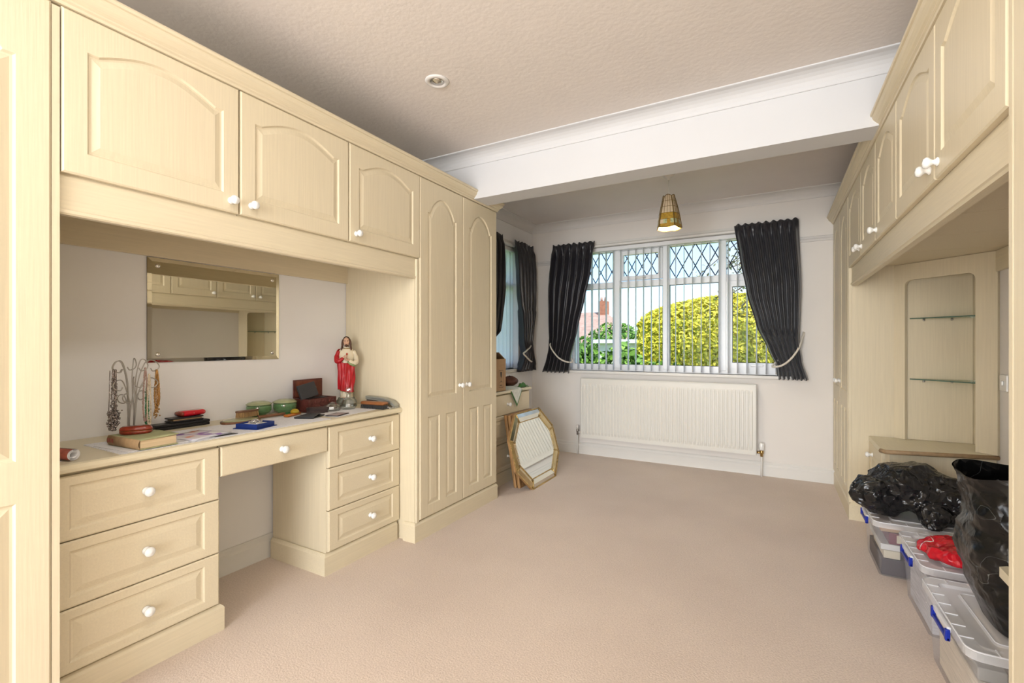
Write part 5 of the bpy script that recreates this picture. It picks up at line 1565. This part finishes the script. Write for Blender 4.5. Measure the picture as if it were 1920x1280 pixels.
def rrect(x0, x1, y0, y1, r, n=4):
    P = []
    for cx, cy, a in ((x1-r, y0+r, -PI/2), (x1-r, y1-r, 0), (x0+r, y1-r, PI/2), (x0+r, y0+r, PI)):
        for i in range(n+1): P.append((cx+r*math.cos(a+PI/2*i/n), cy+r*math.sin(a+PI/2*i/n)))
    return P
def loft(b, loops, close_first=True, close_last=False):
    n = len(loops[0][0]); vs = []; fs = []
    for P, z in loops: vs += [(p[0], p[1], z) for p in P]
    for k in range(len(loops)-1):
        for i in range(n):
            j = (i+1) % n; fs.append((k*n+i, k*n+j, (k+1)*n+j, (k+1)*n+i))
    if close_first: fs.append(tuple(range(n-1, -1, -1)))
    if close_last: fs.append(tuple((len(loops)-1)*n+i for i in range(n)))
    return b.add(vs, fs)
def storage_box(label, x0, x1, y0, y1, h, latch_y):
    t = thing('storage_box', ((x0+x1)/2, (y0+y1)/2, 0), label, 'storage box', 'clear plastic storage boxes')
    tp = 0.022
    b = MB()
    loft(b, [(rrect(x0+tp, x1-tp, y0+tp, y1-tp, 0.02), 0.001), (rrect(x0+0.006, x1-0.006, y0+0.006, y1-0.006, 0.028), h-0.025), (rrect(x0, x1, y0, y1, 0.03), h-0.022), (rrect(x0, x1, y0, y1, 0.03), h-0.010)])
    b.build('tub', M['clear_box'], t, True)
    lid = MB()
    o = 0.008
    loft(lid, [(rrect(x0-o, x1+o, y0-o, y1+o, 0.035), h-0.012), (rrect(x0-o, x1+o, y0-o, y1+o, 0.035), h+0.010), (rrect(x0-o+0.006, x1+o-0.006, y0-o+0.006, y1+o-0.006, 0.03), h+0.014),
               (rrect(x0+0.032, x1-0.032, y0+0.032, y1-0.032, 0.02), h+0.013), (rrect(x0+0.038, x1-0.038, y0+0.038, y1-0.038, 0.018), h+0.003),
               (rrect(x0+0.075, x1-0.075, y0+0.075, y1-0.075, 0.015), h+0.003), (rrect(x0+0.080, x1-0.080, y0+0.080, y1-0.080, 0.014), h+0.009)], False, True)
    L = lid.build('lid', M['clear_lid'], t)
    rib = MB()
    k = int((x1-x0)/0.062)
    for i in range(1, k):
        x = x0 + (x1-x0)*i/k
        for yy in (y0-0.006, y1-0.028): rib.box(x-0.0015, x+0.0015, yy, yy+0.034, h+0.0135, h+0.0165)
    k = int((y1-y0)/0.062)
    for i in range(1, k):
        y = y0 + (y1-y0)*i/k
        for xx in (x0-0.006, x1-0.028): rib.box(xx, xx+0.034, y-0.0015, y+0.0015, h+0.0135, h+0.0165)
    rib.build('lid_ribs', M['rib'], L)
    rim = MB(); rim.tube([(p[0], p[1], h+0.0125) for p in rrect(x0-o+0.003, x1+o-0.003, y0-o+0.003, y1+o-0.003, 0.034, 5)], 0.0028, 5, closed=True)
    rim.tube([(p[0], p[1], h+0.0095) for p in rrect(x0+0.080, x1-0.080, y0+0.080, y1-0.080, 0.014, 4)], 0.0022, 5, closed=True)
    rim.build('lid_rim', M['rib'], L, True)
    c = MB(); c.box(x0-0.020, x0-0.0085, latch_y-0.075, latch_y+0.075, h-0.010, h+0.009, 0.004); c.build('clip_housing', M['rib'], t)
    lt = MB(); lt.box(x0-0.023, x0-0.013, latch_y-0.080, latch_y+0.080, h-0.034, h-0.022, 0.003); lt.box(x0-0.025, x0-0.012, latch_y-0.080, latch_y-0.066, h-0.034, h+0.002, 0.003); lt.box(x0-0.025, x0-0.012, latch_y+0.066, latch_y+0.080, h-0.034, h+0.002, 0.003)
    lt.build('latch', M['latch_blue'], t)
    return t
storage_box('far clear storage box under the crumpled black bag, full of albums', 0.440, 0.880, 2.905, 3.290, 0.258, 3.08)
storage_box('middle clear storage box under the red carrier bag', 0.515, 0.955, 2.385, 2.790, 0.264, 2.57)
storage_box('nearest clear storage box holding papers, in front of the red bag', 0.490, 0.930, 1.805, 2.285, 0.264, 2.00)
# contents of the boxes
def item(name, label, cat_, x0, x1, y0, y1, z0, z1, m, bev=0.003, group=None):
    return tag(MB().box(x0, x1, y0, y1, z0, z1, bev).build(name, m), label, cat_, group)
M['maroon'] = mat('maroon_cover', (0.16, 0.018, 0.045), 0.45)
M['cream_paper'] = mat('cream_paper', (0.66, 0.60, 0.46), 0.8)
M['offwhite'] = mat('offwhite_card', (0.72, 0.72, 0.70), 0.7)
M['dark_album'] = mat('dark_purple_album', (0.030, 0.018, 0.028), 0.4)
M['mustard'] = mat('mustard_card', (0.45, 0.33, 0.08), 0.7)
item('photo_album', 'black photo album at the bottom of the far storage box', 'album', 0.470, 0.84, 2.935, 3.26, 0.004, 0.085, M['dark_album'])
t = thing('photo_album', (0.6, 3.05, 0.086), 'maroon photo album with cream label in the far storage box', 'album')
MB().box(0.50, 0.66, 2.932, 3.22, 0.160, 0.215, 0.003).build('cover', M['maroon'], t)
MB().box(0.53, 0.60, 2.9312, 2.9318, 0.170, 0.208).build('label_patch', M['cream_paper'], t)
item('paper_stack', 'white card folder across the middle of the far storage box', 'folder', 0.468, 0.84, 2.934, 3.25, 0.128, 0.157, M['offwhite'])
item('envelope_bundle', 'cream envelopes standing low in the far storage box', 'envelopes', 0.48, 0.545, 2.936, 3.2, 0.087, 0.126, M['cream_paper'])
item('note_book', 'purple note book low in the far storage box', 'notebook', 0.56, 0.62, 2.936, 3.2, 0.087, 0.126, mat('purple_cover', (0.10, 0.03, 0.11), 0.5))
item('card_wallet', 'mustard card wallet low in the far storage box', 'card', 0.63, 0.70, 2.936, 3.2, 0.087, 0.120, M['mustard'])
item('kraft_folder', 'brown kraft folder under the lid of the far storage box', 'folder', 0.468, 0.56, 2.935, 3.24, 0.218, 0.245, M['cardboard'])
def spotted():
    m, nt, b = new_mat('spotted_fabric')
    tc = nt.nodes.new('ShaderNodeTexCoord'); vo = nt.nodes.new('ShaderNodeTexVoronoi'); vo.inputs['Scale'].default_value = 70
    rp = nt.nodes.new('ShaderNodeValToRGB'); rp.color_ramp.interpolation = 'CONSTANT'
    els = rp.color_ramp.elements; els[0].color = (0.70, 0.70, 0.66, 1); els[1].position = 0.55; els[1].color = (0.03, 0.24, 0.05, 1)
    for p_, c_ in ((0.68, (0.45, 0.36, 0.05, 1)), (0.80, (0.02, 0.02, 0.02, 1)), (0.90, (0.30, 0.03, 0.06, 1))):
        e = els.new(p_); e.color = c_
    sp_ = nt.nodes.new('ShaderNodeSeparateColor')
    nt.links.new(tc.outputs['Object'], vo.inputs['Vector']); nt.links.new(vo.outputs['Color'], sp_.inputs['Color']); nt.links.new(sp_.outputs[0], rp.inputs['Fac']); nt.links.new(rp.outputs['Color'], b.inputs['Base Color'])
    b.inputs['Roughness'].default_value = 0.7
    return m
M['spotted'] = spotted()
b = MB(); b.grid(lambda u, v: (0.57+0.27*u, 2.925+0.33*v, 0.236+0.008*math.sin(21*u)*math.sin(17*v)), 24, 24)
o = tag(b.build('patterned_cloth', M['spotted'], smooth=True), 'green and white patterned cloth under the lid of the far storage box', 'cloth')
md = o.modifiers.new('cloth', 'SOLIDIFY'); md.thickness = 0.012
item('paper_stack', 'grey papers filling the middle storage box', 'papers', 0.548, 0.92, 2.42, 2.76, 0.004, 0.20, mat('grey_papers', (0.66, 0.66, 0.70), 0.8, var=0.2, scale=(10, 10, 160)))
item('paper_stack', 'cream paper bundle along the left of the nearest storage box', 'papers', 0.522, 0.60, 1.85, 2.22, 0.004, 0.16, mat('cream_bundle', (0.78, 0.70, 0.58), 0.8, var=0.15, scale=(10, 10, 200)))
item('grey_folder', 'grey folder standing on the cream bundle in the nearest box', 'folder', 0.525, 0.59, 1.87, 2.20, 0.162, 0.20, mat('grey_folder', (0.36, 0.35, 0.32), 0.6))
item('magazine_pile', 'pile of tan magazines on the right in the nearest storage box', 'magazines', 0.61, 0.89, 1.84, 2.23, 0.004, 0.10, mat('magazine_edges', (0.62, 0.54, 0.44), 0.7, var=0.6, scale=(6, 6, 170)))
item('brown_envelope', 'large tan envelope on the magazines in the nearest storage box', 'envelope', 0.615, 0.88, 1.85, 2.22, 0.103, 0.225, mat('tan_envelope', (0.74, 0.64, 0.52), 0.75, var=0.2, scale=(7, 7, 60)))

# ---------------------------------------------------------------- plastic bags
def bag_plastic(name, col, rough, lines=None, crease=0.9, spec=0.5):
    m, nt, b = new_mat(name)
    b.inputs['Base Color'].default_value = (*col, 1)
    b.inputs['Roughness'].default_value = rough
    b.inputs['Specular IOR Level'].default_value = spec
    tc = nt.nodes.new('ShaderNodeTexCoord')
    # crumpled film: facets between sharp creases
    wp = nt.nodes.new('ShaderNodeTexNoise'); wp.inputs['Scale'].default_value = 7; wp.inputs['Detail'].default_value = 2
    ad = nt.nodes.new('ShaderNodeVectorMath'); ad.operation = 'MULTIPLY_ADD'; ad.inputs[1].default_value = (0.16, 0.16, 0.16)
    nt.links.new(tc.outputs['Object'], wp.inputs['Vector']); nt.links.new(wp.outputs['Color'], ad.inputs[0]); nt.links.new(tc.outputs['Object'], ad.inputs[2])
    v1 = nt.nodes.new('ShaderNodeTexVoronoi'); v1.inputs['Scale'].default_value = 11
    v2 = nt.nodes.new('ShaderNodeTexVoronoi'); v2.inputs['Scale'].default_value = 27
    nt.links.new(ad.outputs[0], v1.inputs['Vector']); nt.links.new(ad.outputs[0], v2.inputs['Vector'])
    mm = nt.nodes.new('ShaderNodeMath'); mm.operation = 'MULTIPLY_ADD'; mm.inputs[1].default_value = 0.4
    nt.links.new(v2.outputs['Distance'], mm.inputs[0]); nt.links.new(v1.outputs['Distance'], mm.inputs[2])
    bp = nt.nodes.new('ShaderNodeBump'); bp.inputs['Strength'].default_value = crease; bp.inputs['Distance'].default_value = 0.03
    nt.links.new(mm.outputs[0], bp.inputs['Height']); nt.links.new(bp.outputs['Normal'], b.inputs['Normal'])
    if lines:
        n2 = nt.nodes.new('ShaderNodeTexNoise'); n2.inputs['Scale'].default_value = lines[1]; n2.inputs['Detail'].default_value = 1.0
        sb = nt.nodes.new('ShaderNodeMath'); sb.operation = 'SUBTRACT'; sb.inputs[1].default_value = 0.5
        ab = nt.nodes.new('ShaderNodeMath'); ab.operation = 'ABSOLUTE'
        lt = nt.nodes.new('ShaderNodeMath'); lt.operation = 'LESS_THAN'; lt.inputs[1].default_value = lines[2]
        mx = nt.nodes.new('ShaderNodeMixRGB'); mx.inputs['Color1'].default_value = (*col, 1); mx.inputs['Color2'].default_value = (*lines[0], 1)
        nt.links.new(tc.outputs['Object'], n2.inputs['Vector']); nt.links.new(n2.outputs['Fac'], sb.inputs[0]); nt.links.new(sb.outputs[0], ab.inputs[0]); nt.links.new(ab.outputs[0], lt.inputs[0]); nt.links.new(lt.outputs[0], mx.inputs['Fac']); nt.links.new(mx.outputs['Color'], b.inputs['Base Color'])
    return m
M['bin_bag'] = bag_plastic('black_bin_bag', (0.010, 0.010, 0.011), 0.22)
M['bin_bag2'] = bag_plastic('black_printed_bag', (0.006, 0.006, 0.006), 0.26, ((0.10, 0.11, 0.11), 9.0, 0.0018), 0.35, 0.35)
M['red_bag'] = bag_plastic('red_carrier_plastic', (0.56, 0.006, 0.018), 0.22, ((0.80, 0.62, 0.60), 8.0, 0.006), 0.6)

def ridge(p, f, ph):
    s = 0.0; a = 1.0
    for k in range(3):
        v = noise.noise(Vector((p[0]*f+ph, p[1]*f-ph, p[2]*f*0.9)))
        s += a*(1-abs(v)*2.2); a *= 0.5; f *= 2.1
    return s-0.9

def blob_mesh(balls, voxel, amp, freq, floor=None, ph=0.0):
    me = bpy.data.meshes.new('blob_src')
    bm = bmesh.new()
    for c_, r in balls:
        bmesh.ops.create_icosphere(bm, subdivisions=3, radius=1.0, matrix=Matrix.Translation(Vector(c_)) @ Matrix.Diagonal((r[0], r[1], r[2], 1)))
    bm.to_mesh(me); bm.free()
    o = bpy.data.objects.new('blob_src', me); COL.objects.link(o)
    md = o.modifiers.new('r', 'REMESH'); md.mode = 'VOXEL'; md.voxel_size = voxel
    sm_ = o.modifiers.new('s', 'SMOOTH'); sm_.factor = 0.6; sm_.iterations = 5
    dg = bpy.context.evaluated_depsgraph_get(); dg.update()
    ev = bpy.data.meshes.new_from_object(o.evaluated_get(dg))
    bpy.data.objects.remove(o, do_unlink=True)
    nrm = [v.normal.copy() for v in ev.vertices]
    for v, nn in zip(ev.vertices, nrm):
        p = v.co
        v.co = p + nn*(amp*ridge(p, freq, ph) + amp*0.12*ridge((p.x*1.3, p.y, p.z*0.6), freq*3.1, ph+5))
        if floor is not None and v.co.z < floor: v.co.z = floor + 0.001
    ev.polygons.foreach_set('use_smooth', [True]*len(ev.polygons))
    return ev
def link_blob(name, me, m, label, cat_):
    xs = [v.co for v in me.vertices]
    c_ = Vector(((min(p.x for p in xs)+max(p.x for p in xs))/2, (min(p.y for p in xs)+max(p.y for p in xs))/2, min(p.z for p in xs)))
    me.transform(Matrix.Translation(-c_))
    return tag(put(name, me, m, None, tuple(c_)), label, cat_)
LZ = 0.258+0.0175
me = blob_mesh([((0.60, 3.08, 0.42), (0.16, 0.17, 0.125)), ((0.49, 3.05, 0.375), (0.125, 0.14, 0.095)), ((0.74, 3.09, 0.39), (0.17, 0.17, 0.11)), ((0.415, 3.06, 0.36), (0.06, 0.10, 0.055)),
                ((0.69, 2.955, 0.33), (0.09, 0.09, 0.06)), ((0.675, 2.905, 0.295), (0.04, 0.05, 0.03)), ((0.83, 3.09, 0.36), (0.10, 0.14, 0.09))], 0.007, 0.022, 6.0, LZ+0.001, 3.1)
link_blob('black_bag', me, M['bin_bag'], 'crumpled shiny black bin bag heaped on the far storage box', 'bag')
# upright open sack standing on the nearest boxes
SZ = 0.264+0.0175
prof_ = [(0.0, 0.155, 0.150, 0.745), (0.10, 0.185, 0.180, 0.740), (0.22, 0.205, 0.19, 0.735), (0.33, 0.200, 0.185, 0.738), (0.42, 0.20, 0.165, 0.738), (0.465, 0.215, 0.16, 0.735)]
def sack(u, v, inn=0.0):
    a = 2*PI*u
    h = 0.465*v
    rx, ry, cx = [tabv(prof_, h, k) for k in (1, 2, 3)]
    e = 0.62
    ca, sa = math.cos(a), math.sin(a)
    x = math.copysign(abs(ca)**e, ca)*rx; y = math.copysign(abs(sa)**e, sa)*ry
    p = (cx+x, 2.02+y, SZ+0.001+h)
    k = 0.012*ridge((p[0]*1.0, p[1], p[2]*1.6), 6.5, 1.7)*min(1, v*5) * (1.0 if v < 0.93 else 0.5)
    f = 1 + (k-inn)/0.19
    return (cx+x*f, 2.02+y*f, p[2] + (0.010*math.sin(3*a+1) if v > 0.99 else 0))
b = MB(); b.grid(lambda u, v: sack(u, v), 90, 56); b.grid(lambda u, v: sack(u, 1-v*0.55, 0.003), 90, 20)
b.add([sack(i/90, 0.0) for i in range(90)], [tuple(range(89, -1, -1))])
tag(b.build('black_sack', M['bin_bag2'], smooth=True), 'upright open black plastic sack standing on the nearest storage box', 'bag')
me = blob_mesh([((0.67, 2.52, 0.312), (0.13, 0.15, 0.036)), ((0.80, 2.50, 0.318), (0.14, 0.17, 0.044)), ((0.585, 2.54, 0.300), (0.055, 0.10, 0.022)), ((0.72, 2.40, 0.298), (0.09, 0.06, 0.018))], 0.006, 0.010, 11.0, SZ+0.001, 8.2)
link_blob('red_bag', me, M['red_bag'], 'flat red plastic carrier bag on the middle storage box', 'bag')

# ---------------------------------------------------------------- garden outside
def leaves(b, pts, size, jit=0.5):
    for p, nn in pts:
        nn = (Vector(nn) + Vector((random.gauss(0, jit), random.gauss(0, jit), random.gauss(0, jit)))).normalized()
        t1 = nn.orthogonal().normalized(); t2 = nn.cross(t1)
        a = random.uniform(0, 2*PI); s = size*random.uniform(0.6, 1.3)
        u = (t1*math.cos(a) + t2*math.sin(a))*s; w = (t2*math.cos(a) - t1*math.sin(a))*s*0.55
        p = Vector(p)
        b.add([p-u, p-w*0.9+nn*s*0.15, p+u, p+w*0.9+nn*s*0.15], [(0, 1, 2, 3)])
M['grass'] = mat('lawn_grass', (0.16, 0.26, 0.05), 0.9, var=0.3, scale=(2, 2, 2))
GZ = -0.30
g = MB(); g.box(-60, 60, 5.2, 90, GZ-0.3, GZ); g.box(-60, -2.75, -30, 5.2, GZ-0.3, GZ)
struct(g.build('ground', M['grass'], org=(0, 20, GZ)))
# clipped golden hedge
M['gold_leaf'] = leaf_mat('golden_leaf', (0.30, 0.32, 0.015), (0.88, 0.72, 0.06))
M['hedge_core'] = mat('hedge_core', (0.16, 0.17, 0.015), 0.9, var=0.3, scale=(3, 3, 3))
HX0, HX1, HY0, HY1 = -2.50, 2.6, 9.9, 13.0
def htop(x, y):
    k = max(0.0, 1-((x+0.5)/2.3)**2) ; q = max(0.0, 1-((y-11.6)/1.7)**2)
    return 1.55 + 0.68*math.sqrt(k)*q**0.8
t = thing('garden_hedge', (0, 11.4, GZ), 'tall clipped golden hedge filling the garden beyond the window', 'hedge')
c_ = MB()
c_.grid(lambda u, v: (HX0+0.06+(HX1-HX0-0.12)*u, HY0+0.06+(HY1-HY0-0.12)*v, htop(HX0+(HX1-HX0)*u, HY0+(HY1-HY0)*v)-0.06), 24, 14)
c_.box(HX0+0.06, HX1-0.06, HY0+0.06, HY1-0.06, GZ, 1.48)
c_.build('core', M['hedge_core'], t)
b = MB(); pts = []
for i in range(11000):
    x = random.uniform(HX0, HX1*0.45); z = random.uniform(0.2, 1.62); pts.append(((x, HY0+0.05*noise.noise(Vector((x*3, 0, z*3)))+random.uniform(-0.04, 0.05), z), (0, -1, 0.25)))
for i in range(2500):
    y = random.uniform(HY0, HY1); z = random.uniform(0.2, 1.6); pts.append(((HX0+random.uniform(-0.05, 0.05), y, z), (-1, 0, 0.2)))
for i in range(11000):
    x = random.uniform(HX0, HX1*0.6); y = random.uniform(HY0, HY1); pts.append(((x, y, htop(x, y)+random.uniform(-0.04, 0.04)), (0, -0.4, 1)))
leaves(b, pts, 0.050, 0.55)
o = b.build('foliage', M['gold_leaf'], t); o['kind'] = 'stuff'
# leafy green bushes under the window
M['bush_leaf'] = leaf_mat('bush_leaf', (0.04, 0.13, 0.015), (0.24, 0.42, 0.06))
def bush(c_, r, n_, label, size=0.06, m='bush_leaf'):
    t = thing('garden_bush', (c_[0], c_[1], GZ), label, 'bush', 'garden bushes')
    b = MB(); pts = []
    for i in range(n_):
        d = Vector((random.gauss(0, 1), random.gauss(0, 1), random.gauss(0, 1))).normalized()
        k = random.uniform(0.75, 1.05)*(1+0.18*noise.noise(d*2.2+Vector(c_)))
        p = Vector(c_) + Vector((d.x*r[0], d.y*r[1], d.z*r[2]))*k
        if p.z < GZ+0.05: continue
        pts.append((p, d))
    leaves(b, pts, size, 0.6)
    o = b.build('foliage', M[m], t); o['kind'] = 'stuff'
    s = MB()
    for k in range(5):
        a = k*1.3
        s.tube(cat([(c_[0]+0.05*math.cos(a), c_[1]+0.05*math.sin(a), GZ), (c_[0]+r[0]*0.25*math.cos(a), c_[1]+r[1]*0.25*math.sin(a), GZ+0.4*(c_[2]-GZ)), (c_[0]+r[0]*0.6*math.cos(a), c_[1]+r[1]*0.6*math.sin(a), c_[2]+0.2*r[2])], 4), 0.018, 5)
    s.build('stems', M['brown_wood'], t, True)
bush((-2.62, 6.55, 0.55), (0.48, 0.38, 0.66), 1500, 'broad green garden bush furthest left beyond the window', 0.075)
bush((-2.12, 7.45, 0.50), (0.40, 0.38, 0.64), 1300, 'round green garden bush left of centre beyond the window', 0.07)
bush((-1.75, 8.35, 0.30), (0.46, 0.38, 0.56), 1100, 'low green garden bush in front of the hedge corner', 0.065)
bush((-0.85, 8.6, 0.15), (0.34, 0.34, 0.48), 700, 'small green garden bush at the foot of the golden hedge', 0.06)
bush((-5.9, 19.6, 0.8), (1.5, 1.0, 1.25), 1800, 'dark green bush far off between the house and the hedge', 0.12)
# tree with drooping branches at the right
t = thing('garden_tree', (1.2, 8.9, GZ), 'tree with fine drooping branches above the golden hedge', 'tree')
s = MB(); s.tube(cat([(1.2, 8.9, GZ), (1.15, 8.9, 1.2), (1.0, 8.85, 2.4), (0.8, 8.8, 3.6)], 6), [0.10]*7+[0.08]*6+[0.05]*5+[0.03], 8)
br = MB(); pts = []
for k in range(16):
    z0 = random.uniform(2.0, 3.2)
    e = Vector((random.uniform(-1.35, 0.3), random.uniform(8.5, 9.2), random.uniform(1.75, 2.5)))
    P = cat([(1.0, 8.87, z0), ((1.0+e.x)/2, 8.8, max(z0, e.z)+0.25), tuple(e)], 8)
    br.tube(P, 0.007, 4)
    for p in P[6:]:
        for q in range(7):
            d = Vector((random.gauss(0, 1), random.gauss(0, 1), random.gauss(0, 1))).normalized(); pts.append((Vector(p)+d*random.uniform(0.02, 0.12), d))
s.build('trunk', M['brown_wood'], t, True)
br.build('branches', M['brown_wood'], t, True)
M['pale_leaf'] = leaf_mat('pale_leaf', (0.14, 0.13, 0.06), (0.36, 0.36, 0.20))
b = MB(); leaves(b, pts, 0.035, 0.7); o = b.build('foliage', M['pale_leaf'], t); o['kind'] = 'stuff'
# neighbouring house, shed
t = thing('neighbour_house', (-9.3, 27, GZ), 'pale house with a red-brown hipped roof and chimney far left outside', 'house')
M['render_wall'] = mat('pale_render', (0.70, 0.66, 0.60), 0.8)
M['roof'] = mat('red_brown_tiles', (0.42, 0.27, 0.22), 0.8, var=0.2, scale=(3, 3, 12))
MB().box(-13.0, -7.4, 25, 30, GZ, 1.2).build('wall', M['render_wall'], t)
b = MB(); b.add([(-13.4, 24.7, 1.2), (-7.0, 24.7, 1.2), (-7.0, 30.3, 1.2), (-13.4, 30.3, 1.2), (-11.5, 27.5, 3.1), (-8.9, 27.5, 3.1)], [(0, 1, 5, 4), (1, 2, 5), (2, 3, 4, 5), (3, 0, 4), (3, 2, 1, 0)])
b.build('roof', M['roof'], t)
ch = MB().box(-9.25, -8.75, 27.2, 27.8, 2.4, 3.75).build('chimney', mat('brick_chimney', (0.40, 0.16, 0.10), 0.8, var=0.2, scale=(6, 6, 12)), t)
b = MB()
for x in (-9.12, -8.88): b.lathe([(0.09, 0.0), (0.075, 0.25), (0.0, 0.25)], (x, 27.5, 3.75), 10)
b.build('chimney_pots', M['roof'], ch, True)
for x in (-9.6, -8.4):
    w_ = MB().box(x-0.45, x+0.45, 24.94, 25.0, 0.1, 1.0).build('window', M['upvc'], t)
    MB().box(x-0.4, x+0.4, 24.93, 24.939, 0.15, 0.95).build('pane', M['lead'], w_)
t = thing('garden_shed', (-4.0, 15.2, GZ), 'low white flat-roofed shed beyond the bushes outside', 'shed')
MB().box(-5.0, -3.0, 14.8, 16.4, GZ, 1.18).build('wall', M['render_wall'], t)
MB().box(-5.15, -2.85, 14.65, 16.55, 1.18, 1.30).build('roof', M['upvc'], t)
